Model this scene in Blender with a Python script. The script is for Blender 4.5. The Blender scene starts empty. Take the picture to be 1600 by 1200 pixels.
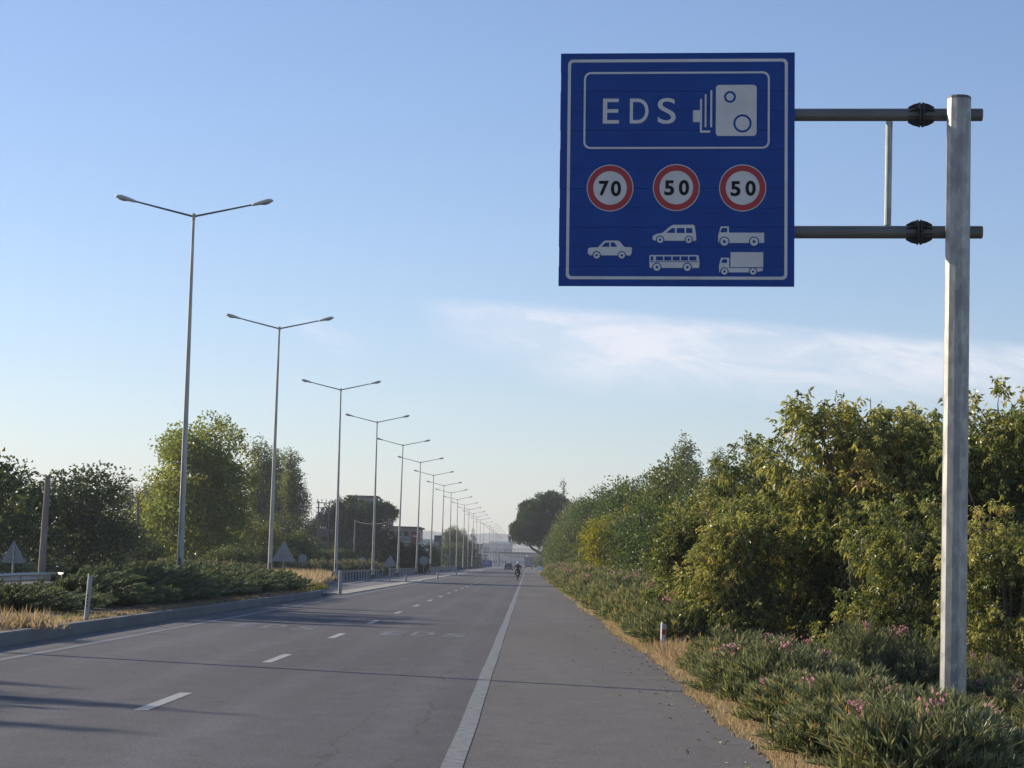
import bpy, math
import numpy as np
from mathutils import Vector, Matrix

R = math.radians
sc = bpy.context.scene
col = sc.collection
rng = np.random.default_rng(7)

# ------------------------------------------------------------------ camera
F = 3420.0          # focal length in pixels of the 1600 x 1200 photograph
CAMZ = 1.6
ROLL = R(1.5)
yv = Vector((25, -280, F)).normalized()            # the road's direction seen in camera axes (right, up, forward)
u0 = Vector((math.sin(ROLL), math.cos(ROLL), 0))
zv = (u0 - u0.dot(yv) * yv).normalized()
xv = Vector((zv.y * yv.z - zv.z * yv.y, zv.z * yv.x - zv.x * yv.z, zv.x * yv.y - zv.y * yv.x))
if xv.x < 0: xv = -xv
cr = Vector((xv.x, yv.x, zv.x)); cu = Vector((xv.y, yv.y, zv.y)); cf = Vector((xv.z, yv.z, zv.z))
CAM = Vector((0, 0, CAMZ))
cam_d = bpy.data.cameras.new('camera'); cam = bpy.data.objects.new('camera', cam_d); col.objects.link(cam)
M4 = Matrix((cr, cu, -cf)).transposed().to_4x4(); M4.translation = CAM
cam.matrix_world = M4
cam_d.sensor_width = 36; cam_d.lens = F * 36 / 1600; cam_d.clip_end = 30000; cam_d.clip_start = 0.1
sc.camera = cam

def P(px, py, d):
    """world point at distance d (world Y) on the ray of photo pixel (px, py)"""
    v = cr * (px - 800) + cu * (600 - py) + cf * F
    return CAM + v * (d / v.y)
def G(px, py, z=0.0):
    v = cr * (px - 800) + cu * (600 - py) + cf * F
    return CAM + v * ((z - CAMZ) / v.z)
def X_at(px, d):
    """world X of the photo column px at distance d, near eye level"""
    return P(px, 880, d).x

# ------------------------------------------------------------------ sun and sky
SUN_EL, SUN_AZ = R(21), math.atan2(-0.875, 0.48)     # azimuth measured from +Y towards +X
sund = Vector((math.sin(SUN_AZ) * math.cos(SUN_EL), math.cos(SUN_AZ) * math.cos(SUN_EL), math.sin(SUN_EL)))
sl = bpy.data.lights.new('sun', 'SUN'); sl.energy = 5.0; sl.angle = R(0.53); sl.color = (1.0, 0.88, 0.70)
so = bpy.data.objects.new('sun', sl); col.objects.link(so)
so.rotation_euler = (-sund).to_track_quat('-Z', 'Y').to_euler(); so.location = (-40, 20, 60)

w = bpy.data.worlds.new('World'); sc.world = w; w.use_nodes = True
nt = w.node_tree; nt.nodes.clear()
def nn(t, **k):
    n = nt.nodes.new(t)
    for a, b in k.items(): setattr(n, a, b)
    return n
out = nn('ShaderNodeOutputWorld'); bg = nn('ShaderNodeBackground'); bg.inputs[1].default_value = 0.105
sky = nn('ShaderNodeTexSky', sky_type='NISHITA', sun_disc=False, sun_elevation=SUN_EL, sun_rotation=SUN_AZ,
         altitude=0, air_density=1.0, dust_density=0.2, ozone_density=3.0)
tc = nn('ShaderNodeTexCoord'); sep = nn('ShaderNodeSeparateXYZ'); nt.links.new(tc.outputs['Generated'], sep.inputs[0])
def mth(op, a, b=None, c=None):
    n = nn('ShaderNodeMath', operation=op)
    for i, v in enumerate((a, b, c)):
        if v is None: continue
        if isinstance(v, (int, float)): n.inputs[i].default_value = v
        else: nt.links.new(v, n.inputs[i])
    return n.outputs[0]
def smooth(x, a, b):
    n = nn('ShaderNodeMapRange', interpolation_type='SMOOTHSTEP')
    nt.links.new(x, n.inputs[0]); n.inputs[1].default_value = a; n.inputs[2].default_value = b
    return n.outputs[0]
Yp = mth('MAXIMUM', sep.outputs[1], 0.05)
U = mth('DIVIDE', sep.outputs[0], Yp); V = mth('DIVIDE', sep.outputs[2], Yp)
cmb = nn('ShaderNodeCombineXYZ'); nt.links.new(mth('MULTIPLY', U, 9.0), cmb.inputs[0])
nt.links.new(mth('MULTIPLY', mth('ADD', V, mth('MULTIPLY', U, 0.12)), 34.0), cmb.inputs[1])
noi = nn('ShaderNodeTexNoise'); nt.links.new(cmb.outputs[0], noi.inputs[0]); noi.inputs['Scale'].default_value = 1.6
noi.inputs['Detail'].default_value = 10; noi.inputs['Roughness'].default_value = 0.66; noi.inputs['Distortion'].default_value = 0.9
# thin cirrus: a wedge whose upper edge falls slowly to the right, pointed at its left end
top = mth('SUBTRACT', 0.1215, mth('MULTIPLY', mth('ADD', U, 0.05), 0.055))
bot = mth('SUBTRACT', 0.108, mth('MULTIPLY', smooth(U, -0.06, 0.04), 0.025))
m1 = smooth(mth('SUBTRACT', top, V), -0.002, 0.007)
m2 = smooth(mth('SUBTRACT', V, bot), -0.012, 0.014)
m3 = smooth(U, -0.062, -0.01)
nz = smooth(noi.outputs[0], 0.36, 0.62)
mask = mth('MULTIPLY', mth('MULTIPLY', m1, m2), mth('MULTIPLY', m3, mth('ADD', mth('MULTIPLY', nz, 0.62), 0.38)))
# small wisp on the left
e1 = mth('DIVIDE', mth('ADD', U, 0.096), 0.022); e2 = mth('DIVIDE', mth('ADD', mth('SUBTRACT', V, 0.1015), mth('MULTIPLY', mth('ADD', U, 0.096), 0.35)), 0.007)
rr = mth('SQRT', mth('ADD', mth('POWER', mth('ABSOLUTE', e1), 2.0), mth('POWER', mth('ABSOLUTE', e2), 2.0)))
wisp = mth('MULTIPLY', mth('SUBTRACT', 1.0, smooth(rr, 0.0, 1.2)), mth('MULTIPLY', nz, 0.55))
mask = mth('MINIMUM', mth('ADD', mask, wisp), 1.0)
mx = nn('ShaderNodeMix', data_type='RGBA'); nt.links.new(mth('MULTIPLY', mask, 0.82), mx.inputs[0])
tintn = nn('ShaderNodeMix', data_type='RGBA', blend_type='MULTIPLY'); tintn.inputs[0].default_value = 1.0
nt.links.new(sky.outputs[0], tintn.inputs[6]); tintn.inputs[7].default_value = (1.0, 0.958, 1.075, 1)
nt.links.new(tintn.outputs[2], mx.inputs[6]); mx.inputs[7].default_value = (6.9, 6.9, 7.5, 1)
nt.links.new(mx.outputs[2], bg.inputs[0]); nt.links.new(bg.outputs[0], out.inputs[0])
sc.view_settings.view_transform = 'Standard'; sc.view_settings.look = 'None'
sc.view_settings.exposure = 0.38; sc.view_settings.gamma = 1.0; sc.view_settings.use_curve_mapping = False
sc.cycles.use_denoising = True
sc.cycles.max_bounces = 6; sc.cycles.transparent_max_bounces = 8; sc.cycles.volume_bounces = 0
sc.cycles.caustics_reflective = False; sc.cycles.caustics_refractive = False
sc.cycles.sample_clamp_indirect = 4.0; sc.cycles.sample_clamp_direct = 12.0

# ------------------------------------------------------------------ materials
def mat(name, c, rough=0.7, metal=0.0, c2=None, scale=4.0, detail=4.0, bump=0.0, bscale=None, spec=0.5, stretch=None, lo=0.35, hi=0.65):
    m = bpy.data.materials.new(name); m.use_nodes = True; n = m.node_tree; b = n.nodes['Principled BSDF']
    b.inputs['Base Color'].default_value = (*c, 1); b.inputs['Roughness'].default_value = rough
    b.inputs['Metallic'].default_value = metal; b.inputs['Specular IOR Level'].default_value = spec
    if c2 is not None or bump:
        t = n.nodes.new('ShaderNodeTexCoord'); src = t.outputs['Object']
        if stretch:
            mp = n.nodes.new('ShaderNodeMapping'); mp.inputs['Scale'].default_value = stretch
            n.links.new(src, mp.inputs[0]); src = mp.outputs[0]
        if c2 is not None:
            z = n.nodes.new('ShaderNodeTexNoise'); z.inputs['Scale'].default_value = scale; z.inputs['Detail'].default_value = detail
            n.links.new(src, z.inputs[0])
            r = n.nodes.new('ShaderNodeValToRGB'); r.color_ramp.elements[0].position = lo; r.color_ramp.elements[1].position = hi
            r.color_ramp.elements[0].color = (*c, 1); r.color_ramp.elements[1].color = (*c2, 1)
            n.links.new(z.outputs[0], r.inputs[0]); n.links.new(r.outputs[0], b.inputs['Base Color'])
        if bump:
            z2 = n.nodes.new('ShaderNodeTexNoise'); z2.inputs['Scale'].default_value = bscale or scale * 4; z2.inputs['Detail'].default_value = 5
            n.links.new(src, z2.inputs[0]); bp = n.nodes.new('ShaderNodeBump'); bp.inputs['Strength'].default_value = bump
            bp.inputs['Distance'].default_value = 0.02
            n.links.new(z2.outputs[0], bp.inputs['Height']); n.links.new(bp.outputs[0], b.inputs['Normal'])
    return m

def leaf_mat(name, stops, rough=0.45, transl=0.3, tr_tint=(1.15, 1.1, 0.62), spec=0.5, gain=1.0):
    """leaves: each leaf has its own shade (face attribute tint); light comes through them"""
    m = bpy.data.materials.new(name); m.use_nodes = True; n = m.node_tree; b = n.nodes['Principled BSDF']; o = n.nodes['Material Output']
    stops = [(p, tuple(x * gain for x in c)) for p, c in stops]
    a = n.nodes.new('ShaderNodeAttribute'); a.attribute_name = 'tint'
    oi = n.nodes.new('ShaderNodeObjectInfo')
    ad = n.nodes.new('ShaderNodeMath'); ad.operation = 'MULTIPLY_ADD'; ad.inputs[1].default_value = 0.16
    n.links.new(oi.outputs['Random'], ad.inputs[0]); n.links.new(a.outputs['Fac'], ad.inputs[2])
    sb = n.nodes.new('ShaderNodeMath'); sb.operation = 'SUBTRACT'; sb.inputs[1].default_value = 0.08; n.links.new(ad.outputs[0], sb.inputs[0])
    r = n.nodes.new('ShaderNodeValToRGB'); r.color_ramp.elements.remove(r.color_ramp.elements[1])
    r.color_ramp.elements[0].position = stops[0][0]; r.color_ramp.elements[0].color = (*stops[0][1], 1)
    for p, c in stops[1:]:
        e = r.color_ramp.elements.new(p); e.color = (*c, 1)
    n.links.new(sb.outputs[0], r.inputs[0]); n.links.new(r.outputs[0], b.inputs['Base Color'])
    b.inputs['Roughness'].default_value = rough; b.inputs['Specular IOR Level'].default_value = spec
    tr = n.nodes.new('ShaderNodeBsdfTranslucent'); mu = n.nodes.new('ShaderNodeMix'); mu.data_type = 'RGBA'; mu.blend_type = 'MULTIPLY'
    mu.inputs[0].default_value = 1; n.links.new(r.outputs[0], mu.inputs[6]); mu.inputs[7].default_value = (*tr_tint, 1)
    n.links.new(mu.outputs[2], tr.inputs[0])
    ms = n.nodes.new('ShaderNodeMixShader'); ms.inputs[0].default_value = min(.6, transl * 1.55)
    n.links.new(b.outputs[0], ms.inputs[1]); n.links.new(tr.outputs[0], ms.inputs[2]); n.links.new(ms.outputs[0], o.inputs[0])
    return m

# ------------------------------------------------------------------ mesh building
class Geo:
    def __init__(s): s.v = []; s.f = []; s.t = []; s.m = []; s.n = 0
    def add(s, v, f, tint=None, mi=0):
        v = np.asarray(v, float).reshape(-1, 3)
        if isinstance(f, np.ndarray): fs = [f + s.n]
        else:
            by = {}
            for q in f: by.setdefault(len(q), []).append(q)
            fs = [np.array(q, int) + s.n for q in by.values()]
        s.v.append(v); s.n += len(v)
        for q in fs:
            s.f.append(q); k = len(q)
            s.t.append(np.full(k, 0.5) if tint is None else (np.full(k, tint) if np.isscalar(tint) else np.asarray(tint)))
            s.m.append(np.full(k, mi, int))
        return s
    def box(s, x0, x1, y0, y1, z0, z1, mi=0, mtx=None):
        v = np.array([(x, y, z) for z in (z0, z1) for y in (y0, y1) for x in (x0, x1)], float)
        if mtx is not None: v = np.array([mtx @ Vector(p) for p in v])
        return s.add(v, [(0, 2, 3, 1), (4, 5, 7, 6), (0, 1, 5, 4), (2, 6, 7, 3), (0, 4, 6, 2), (1, 3, 7, 5)], mi=mi)
    def tube(s, pts, rad, n=8, caps=True, mi=0, phase=0.0, tint=None):
        pts = np.asarray(pts, float); rad = np.broadcast_to(np.asarray(rad, float), (len(pts),))
        rings = []; ref = None
        for i, p in enumerate(pts):
            d = pts[min(i + 1, len(pts) - 1)] - pts[max(i - 1, 0)]; d = d / (np.linalg.norm(d) + 1e-9)
            if ref is None: ref = np.array((1, 0, 0)) if abs(d[0]) < 0.9 else np.array((0, 1, 0))
            a = ref - d * ref.dot(d); a /= np.linalg.norm(a); b = np.cross(d, a); ref = a
            t = np.arange(n) * 2 * math.pi / n + phase
            rings.append(p + rad[i] * (np.cos(t)[:, None] * a + np.sin(t)[:, None] * b))
        v = np.concatenate(rings); f = []
        for i in range(len(pts) - 1):
            for k in range(n):
                f.append((i * n + k, i * n + (k + 1) % n, (i + 1) * n + (k + 1) % n, (i + 1) * n + k))
        if caps: f.append(tuple(range(n - 1, -1, -1))); f.append(tuple((len(pts) - 1) * n + k for k in range(n)))
        return s.add(v, f, mi=mi, tint=tint)
    def sweep(s, prof, axis, a0, a1, mi=0):
        """prism: 2D outline extruded along an axis (0, 1 or 2)"""
        k = len(prof); v = []
        for a in (a0, a1):
            for p, q in prof:
                v.append({0: (a, p, q), 1: (p, a, q), 2: (p, q, a)}[axis])
        f = [tuple(range(k)), tuple(range(2 * k - 1, k - 1, -1))] + [(i, i + k, (i + 1) % k + k, (i + 1) % k) for i in range(k)]
        return s.add(v, f, mi=mi)
    def loft(s, rings, mi=0, closed=True):
        k = len(rings[0]); v = np.concatenate([np.asarray(r, float) for r in rings]); f = []
        for i in range(len(rings) - 1):
            for j in range(k if closed else k - 1):
                f.append((i * k + j, i * k + (j + 1) % k, (i + 1) * k + (j + 1) % k, (i + 1) * k + j))
        if closed: f.append(tuple(range(k - 1, -1, -1))); f.append(tuple((len(rings) - 1) * k + j for j in range(k)))
        return s.add(v, f, mi=mi)
    def build(s, name, mats, parent=None, smooth=False, loc=None):
        me = bpy.data.meshes.new(name)
        v = np.concatenate(s.v); nl = sum(q.size for q in s.f)
        me.vertices.add(len(v)); me.vertices.foreach_set('co', v.astype(np.float32).ravel())
        me.loops.add(nl); me.loops.foreach_set('vertex_index', np.concatenate([q.ravel() for q in s.f]).astype(np.int32))
        tot = np.concatenate([np.full(len(q), q.shape[1]) for q in s.f])
        me.polygons.add(len(tot)); me.polygons.foreach_set('loop_start', np.concatenate([[0], np.cumsum(tot)[:-1]]).astype(np.int32))
        try: me.polygons.foreach_set('loop_total', tot.astype(np.int32))
        except Exception: pass
        mi = np.concatenate(s.m); me.polygons.foreach_set('material_index', mi.astype(np.int32))
        me.polygons.foreach_set('use_smooth', np.full(len(tot), smooth))
        me.update(calc_edges=True)
        at = me.attributes.new('tint', 'FLOAT', 'FACE'); at.data.foreach_set('value', np.concatenate(s.t).astype(np.float32))
        for m in (mats if isinstance(mats, (list, tuple)) else [mats]): me.materials.append(m)
        o = bpy.data.objects.new(name, me); col.objects.link(o)
        if parent is not None: o.parent = parent
        if loc is not None: o.location = loc
        return o

def tag(o, label=None, cat=None, group=None, kind=None):
    if label: o['label'] = label
    if cat: o['category'] = cat
    if group: o['group'] = group
    if kind: o['kind'] = kind
    return o
def thing(name, label, cat, loc=(0, 0, 0), rz=0.0, group=None):
    o = bpy.data.objects.new(name, None); col.objects.link(o); o.location = loc; o.rotation_euler = (0, 0, rz); o.empty_display_size = 0.3
    return tag(o, label, cat, group)
KIDS = {}
def copy_tree(o, parent=None):
    c = o.copy(); col.objects.link(c)
    if parent is not None: c.parent = parent
    for ch in list(o.children): copy_tree(ch, c)
    return c
def place(proto, used, loc, rz, s, label, group=None, cat=None):
    """first use moves the original, later uses copy it with its parts"""
    o = proto if not used.get(proto.name) else copy_tree(proto)
    if o is proto: used[proto.name] = True
    o.location = loc; o.rotation_euler = (0, 0, rz); o.scale = (s, s, s) if np.isscalar(s) else s
    return tag(o, label, cat, group)
ORD = ['nearest', 'second', 'third', 'fourth', 'fifth', 'sixth', 'seventh', 'eighth', 'ninth', 'tenth', 'eleventh', 'twelfth', 'thirteenth',
       'fourteenth', 'fifteenth', 'sixteenth', 'seventeenth', 'eighteenth', 'nineteenth', 'twentieth']
def ordinal(i):
    if i < 20: return ORD[i]
    t = {2: 'twenty', 3: 'thirty', 4: 'forty', 5: 'fifty', 6: 'sixty'}[(i + 1) // 10]
    u = (i + 1) % 10
    return (t[:-1] + 'ieth') if u == 0 else t + '-' + ['first', 'second', 'third', 'fourth', 'fifth', 'sixth', 'seventh', 'eighth', 'ninth'][u - 1]

# ------------------------------------------------------------------ ground, road, kerbs
EDGE = 2.15
M_ground = mat('dry_soil', (0.27, 0.22, 0.165), 0.95, c2=(0.14, 0.12, 0.08), scale=0.25, detail=8, bump=0.6, bscale=6)
g = Geo()
xs = [-2550, -600, -60, -30, -16, -8.7, -8.5, 2.0, 2.5, 3.2, 4.3, 5.6, 8, 60, 600, 2550]
zs = [-0.06, -0.06, -0.06, -0.06, -0.06, -0.06, -0.06, -0.06, -0.05, -0.10, -0.30, -0.52, -0.65, -0.6, -0.3, -0.06]
def gz(x): return float(np.interp(x, xs, zs))
ys = [-60, 0, 40, 120, 400, 1500, 4600]
v = [(x, y, z) for y in ys for x, z in zip(xs, zs)]; k = len(xs)
g.add(v, [(i * k + j, i * k + j + 1, (i + 1) * k + j + 1, (i + 1) * k + j) for i in range(len(ys) - 1) for j in range(k - 1)])
tag(g.build('ground', M_ground), kind='structure')

def asphalt():
    m = bpy.data.materials.new('asphalt'); m.use_nodes = True; n = m.node_tree; b = n.nodes['Principled BSDF']
    L = n.links.new
    def N(t): return n.nodes.new(t)
    tcn = N('ShaderNodeTexCoord'); sp = N('ShaderNodeSeparateXYZ'); L(tcn.outputs['Object'], sp.inputs[0])
    def noise(scale, detail, stretch=None, rough=0.55):
        z = N('ShaderNodeTexNoise'); z.inputs['Scale'].default_value = scale; z.inputs['Detail'].default_value = detail; z.inputs['Roughness'].default_value = rough
        if stretch:
            mp = N('ShaderNodeMapping'); mp.inputs['Scale'].default_value = stretch; L(tcn.outputs['Object'], mp.inputs[0]); L(mp.outputs[0], z.inputs[0])
        else: L(tcn.outputs['Object'], z.inputs[0])
        return z.outputs[0]
    def mp_(x, a, b2, c, d, sm=False):
        r = N('ShaderNodeMapRange'); L(x, r.inputs[0]); r.interpolation_type = 'SMOOTHSTEP' if sm else 'LINEAR'
        for i, q in enumerate((a, b2, c, d)): r.inputs[i + 1].default_value = q
        return r.outputs[0]
    def M(op, a, b2=None):
        q = N('ShaderNodeMath'); q.operation = op
        for i, x in enumerate((a, b2)):
            if x is None: continue
            if isinstance(x, (int, float)): q.inputs[i].default_value = x
            else: L(x, q.inputs[i])
        return q.outputs[0]
    big = mp_(noise(0.35, 5, (1, 0.12, 1)), 0.3, 0.7, 0.82, 1.18)
    mid = mp_(noise(2.6, 6, (1, 0.5, 1), 0.7), 0.3, 0.7, 0.86, 1.14)
    fine = mp_(noise(55, 3, None, 0.7), 0.25, 0.75, 0.30, 1.70)
    grit = mp_(noise(150, 1, None, 0.5), 0.3, 0.7, 0.65, 1.35)
    # polished wheel tracks run along each lane
    tr = None
    for x0 in (-1.25, -2.95, -4.7, -6.5):
        d = M('ABSOLUTE', M('SUBTRACT', sp.outputs[0], x0)); q = mp_(d, 0.0, 0.45, 1.0, 0.0, True)
        tr = q if tr is None else M('ADD', tr, q)
    trk = mp_(tr, 0, 1, 0.97, 1.12)
    val = M('MULTIPLY', M('MULTIPLY', M('MULTIPLY', big, mid), M('MULTIPLY', fine, grit)), trk)
    # cracks: thin meandering lines along the right lane, and tar joint of the shoulder
    wob = mp_(noise(2.2, 8, (1, 0.45, 1), 0.72), 0, 1, -0.22, 0.22); wob2 = mp_(noise(0.12, 3), 0, 1, -0.5, 0.5)
    cr_ = None
    for x0, wd in ((-1.05, 0.010), (-1.62, 0.006), (-5.3, 0.006)):
        d = M('ABSOLUTE', M('SUBTRACT', M('ADD', M('ADD', sp.outputs[0], wob), wob2), x0)); q = mp_(d, wd, wd * 2.2, 1, 0)
        cr_ = q if cr_ is None else M('MAXIMUM', cr_, q)
    brk = mp_(noise(0.5, 3, (1, 0.6, 1)), 0.40, 0.50, 0, 1)
    val = M('MULTIPLY', val, M('SUBTRACT', 1.0, M('MULTIPLY', M('MULTIPLY', cr_, brk), 0.30)))
    # oil and tyre stains
    cor = mp_(noise(24, 4, None, 0.7), 0.3, 0.7, 0.72, 1.28); val = M('MULTIPLY', val, cor)
    st = mp_(noise(2.2, 5, (1, 0.5, 1)), 0.62, 0.74, 0, 0.28); val = M('MULTIPLY', val, M('SUBTRACT', 1.0, st))
    sh = mp_(sp.outputs[0], -0.5, -0.44, 0, 1)
    gut = mp_(sp.outputs[0], -7.75, -8.0, 0, 1)
    c1 = N('ShaderNodeMix'); c1.data_type = 'RGBA'; L(sh, c1.inputs[0]); c1.inputs[6].default_value = (0.104, 0.100, 0.105, 1); c1.inputs[7].default_value = (0.138, 0.130, 0.120, 1)
    c2 = N('ShaderNodeMix'); c2.data_type = 'RGBA'; L(gut, c2.inputs[0]); L(c1.outputs[2], c2.inputs[6]); c2.inputs[7].default_value = (0.14, 0.135, 0.13, 1)
    vm = N('ShaderNodeVectorMath'); vm.operation = 'SCALE'; L(c2.outputs[2], vm.inputs[0]); L(val, vm.inputs['Scale'])
    L(vm.outputs[0], b.inputs['Base Color']); b.inputs['Roughness'].default_value = 0.88; b.inputs['Specular IOR Level'].default_value = 0.25
    bp = N('ShaderNodeBump'); bp.inputs['Strength'].default_value = 0.5; bp.inputs['Distance'].default_value = 0.006
    L(noise(80, 3), bp.inputs['Height']); L(bp.outputs[0], b.inputs['Normal'])
    return m
M_asph = asphalt()
# carriageway slab with a crumbled right edge
g = Geo(); yy = np.concatenate([np.arange(-20, 90, 0.12), np.arange(90, 260, 0.8), np.linspace(260, 2600, 60)])
ed = EDGE + 0.035 * np.sin(yy * 1.3) + 0.03 * np.sin(yy * 3.7 + 1) + 0.02 * np.sin(yy * 9.1) + rng.normal(0, 0.012, len(yy)) + 0.07 * np.sin(yy * 0.21)
k = len(yy)
v = np.concatenate([np.stack([np.full(k, -8.62), yy, np.zeros(k)], 1), np.stack([ed - 0.03, yy, np.zeros(k)], 1), np.stack([ed, yy, np.full(k, -0.02)], 1), np.stack([ed + 0.01, yy, np.full(k, -0.12)], 1)])
i = np.arange(k - 1)
f = np.concatenate([np.stack([a * k + i, b * k + i, b * k + i + 1, a * k + i + 1], 1) for a, b in ((0, 1), (1, 2), (2, 3))])
g.add(v, f); tag(g.build('highway', M_asph), kind='structure')
# opposite carriageway
g = Geo(); g.add([(-26, -20, -0.01), (-16.4, -20, -0.01), (-16.4, 2600, -0.01), (-26, 2600, -0.01)], [(0, 1, 2, 3)])
tag(g.build('opposite_road', M_asph), kind='structure')

def paint_mat(name, c, wear=0.45):
    m = mat(name, c, 0.7, spec=0.3); n = m.node_tree; b = n.nodes['Principled BSDF']; L = n.links.new
    t = n.nodes.new('ShaderNodeTexCoord'); z = n.nodes.new('ShaderNodeTexNoise'); z.inputs['Scale'].default_value = 9; z.inputs['Detail'].default_value = 9; z.inputs['Roughness'].default_value = 0.8
    L(t.outputs['Object'], z.inputs[0]); r = n.nodes.new('ShaderNodeValToRGB'); r.color_ramp.elements[0].position = wear - 0.16; r.color_ramp.elements[1].position = wear + 0.08
    r.color_ramp.elements[0].color = (0.10, 0.10, 0.105, 1); r.color_ramp.elements[1].color = (*c, 1); L(z.outputs[0], r.inputs[0]); L(r.outputs[0], b.inputs['Base Color'])
    return m
M_paint = paint_mat('road_paint', (0.27, 0.27, 0.265), .5); M_paint2 = paint_mat('dash_paint', (0.40, 0.40, 0.385), 0.42); M_faint = paint_mat('worn_paint', (0.19, 0.19, 0.20), 0.5)
g = Geo()
def strip(x0, x1, y0, y1, z=0.004, step=3.0, wob=0.0):
    ys_ = np.arange(y0, y1 + 0.01, step) if y1 - y0 > step else np.array([y0, y1]); k = len(ys_)
    o = wob * (np.sin(ys_ * 0.35) + 0.6 * np.sin(ys_ * 0.9 + 1))
    v = np.concatenate([np.stack([x0 + o, ys_, np.full(k, z)], 1), np.stack([x1 + o, ys_, np.full(k, z)], 1)]); i = np.arange(k - 1)
    g.add(v, np.stack([i, k + i, k + i + 1, i + 1], 1))
strip(-0.635, -0.465, -5, 700, wob=0.005, step=1.0)
strip(-7.66, -7.50, -5, 900, wob=0.01, step=1.0)
tag(g.build('lane_line', M_paint), kind='structure')
g = Geo()
d0 = G(275, 1110).y
yst = G(222, 1110).y; yen = G(325, 1073).y; per = (G(552, 987).y - G(325, 1073).y) / 2.0
i = -2
while yst + i * per < 420:
    y = yst + i * per; strip(-3.98, -3.83, y, y + (yen - yst)); i += 1
tag(g.build('lane_dash', M_paint2), kind='structure')

def text_polys(s, size, bold=0.0, sx=1.0, spacing=1.0):
    """triangles of a line of lettering, centred, as (verts, faces)"""
    cu_ = bpy.data.curves.new('t', 'FONT'); cu_.body = s; cu_.size = size; cu_.align_x = 'CENTER'; cu_.align_y = 'CENTER'; cu_.offset = bold; cu_.space_character = spacing
    cu_.resolution_u = 6
    o = bpy.data.objects.new('t', cu_); col.objects.link(o)
    dg = bpy.context.evaluated_depsgraph_get(); me = o.evaluated_get(dg).to_mesh()
    v = np.array([tuple(q.co) for q in me.vertices]); f = [tuple(p.vertices) for p in me.polygons]
    o.evaluated_get(dg).to_mesh_clear(); bpy.data.objects.remove(o); bpy.data.curves.remove(cu_)
    c = (v.max(0) + v.min(0)) / 2; v = v - c; v[:, 0] *= sx
    return v, f
# worn letters painted along both lanes
g = Geo()
for px, py, ch in ((615, 990, 'E'), (662, 990.5, 'D'), (711, 993, 'S'), (385, 977, 'E'), (430, 979, 'D'), (478, 981.5, 'S')):
    p = G(px, py); v, f = text_polys(ch, 1.0, 0.035); h = v[:, 1].max() - v[:, 1].min(); wd = v[:, 0].max() - v[:, 0].min()
    v[:, 0] *= 0.50 / wd; v[:, 1] *= 2.7 / h; v[:, 0] += p.x; v[:, 1] += p.y; v[:, 2] = 0.004
    g.add(v, f)
tag(g.build('road_lettering', M_faint), kind='structure')

# raised juniper bed with its kerb
M_bed = mat('bed_soil', (0.24, 0.18, 0.12), 0.95, c2=(0.13, 0.10, 0.07), scale=1.6, detail=8, bump=0.8, bscale=9)
M_conc = mat('kerb_concrete', (0.24, 0.23, 0.21), 0.9, c2=(0.19, 0.182, 0.165), scale=0.5, detail=3, bump=0.1, bscale=8)
M_conc_l = mat('pale_concrete', (0.42, 0.38, 0.31), 0.9, c2=(0.33, 0.30, 0.25), scale=0.6, detail=8, bump=0.2, bscale=20)
KX = -8.62
kpath = [(KX, y) for y in np.arange(-10, 92, 1.0)] + [(KX - 0.02, 92.0), (KX - 0.12, 93.5), (KX - 0.4, 95), (KX - 0.8, 96.6), (-10.3, 108), (-11.6, 124), (-12.3, 140)]
g = Geo(); kp = np.array(kpath)
inner = kp + np.array([(-0.16, 0.0)]); k = len(kp)
v = [(x, y, -0.06) for x, y in kp] + [(x - 0.015, y, 0.205) for x, y in kp] + [(x - 0.035, y, 0.225) for x, y in kp] + [(x, y, 0.225) for x, y in inner] + [(x, y, -0.06) for x, y in inner]
g.add(v, [(a * k + i, (a + 1) * k + i, (a + 1) * k + i + 1, a * k + i + 1) for a in range(4) for i in range(k - 1)])
tag(g.build('kerb', M_conc), kind='structure')
g = Geo()
bx = inner; cols = 10; v = []
rr2 = np.random.default_rng(3)
for (x, y) in bx:
    for j in range(cols + 1):
        t = j / cols; X = x + t * (-16.3 - x); v.append((X, y, 0.20 + (0.12 * math.sin(t * math.pi) + rr2.normal(0, 0.012) if 0 < j else 0)))
g.add(v, [(i * (cols + 1) + j, i * (cols + 1) + j + 1, (i + 1) * (cols + 1) + j + 1, (i + 1) * (cols + 1) + j) for i in range(k - 1) for j in range(cols)])
tag(g.build('median_bed', M_bed), kind='structure')
# paved median beyond the bed and its pale edging
M_pave = mat('median_paving', (0.17, 0.165, 0.165), 0.9, c2=(0.13, 0.125, 0.13), scale=0.5, detail=7)
g = Geo(); g.add([(-16.3, 96, 0.012), (-8.6, 96, 0.012), (-8.6, 900, 0.012), (-16.3, 900, 0.012)], [(0, 1, 2, 3)])
tag(g.build('median_pavement', M_pave), kind='structure')
g = Geo(); g.sweep([(-8.9, 0.0), (-8.9, 0.05), (-8.05, 0.04), (-8.0, 0.0)], 1, 97, 170).sweep([(-8.9, 0.0), (-8.9, 0.05), (-8.35, 0.04), (-8.3, 0.0)], 1, 172, 420)
tag(g.build('median_edging', M_conc_l), kind='structure')

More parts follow.
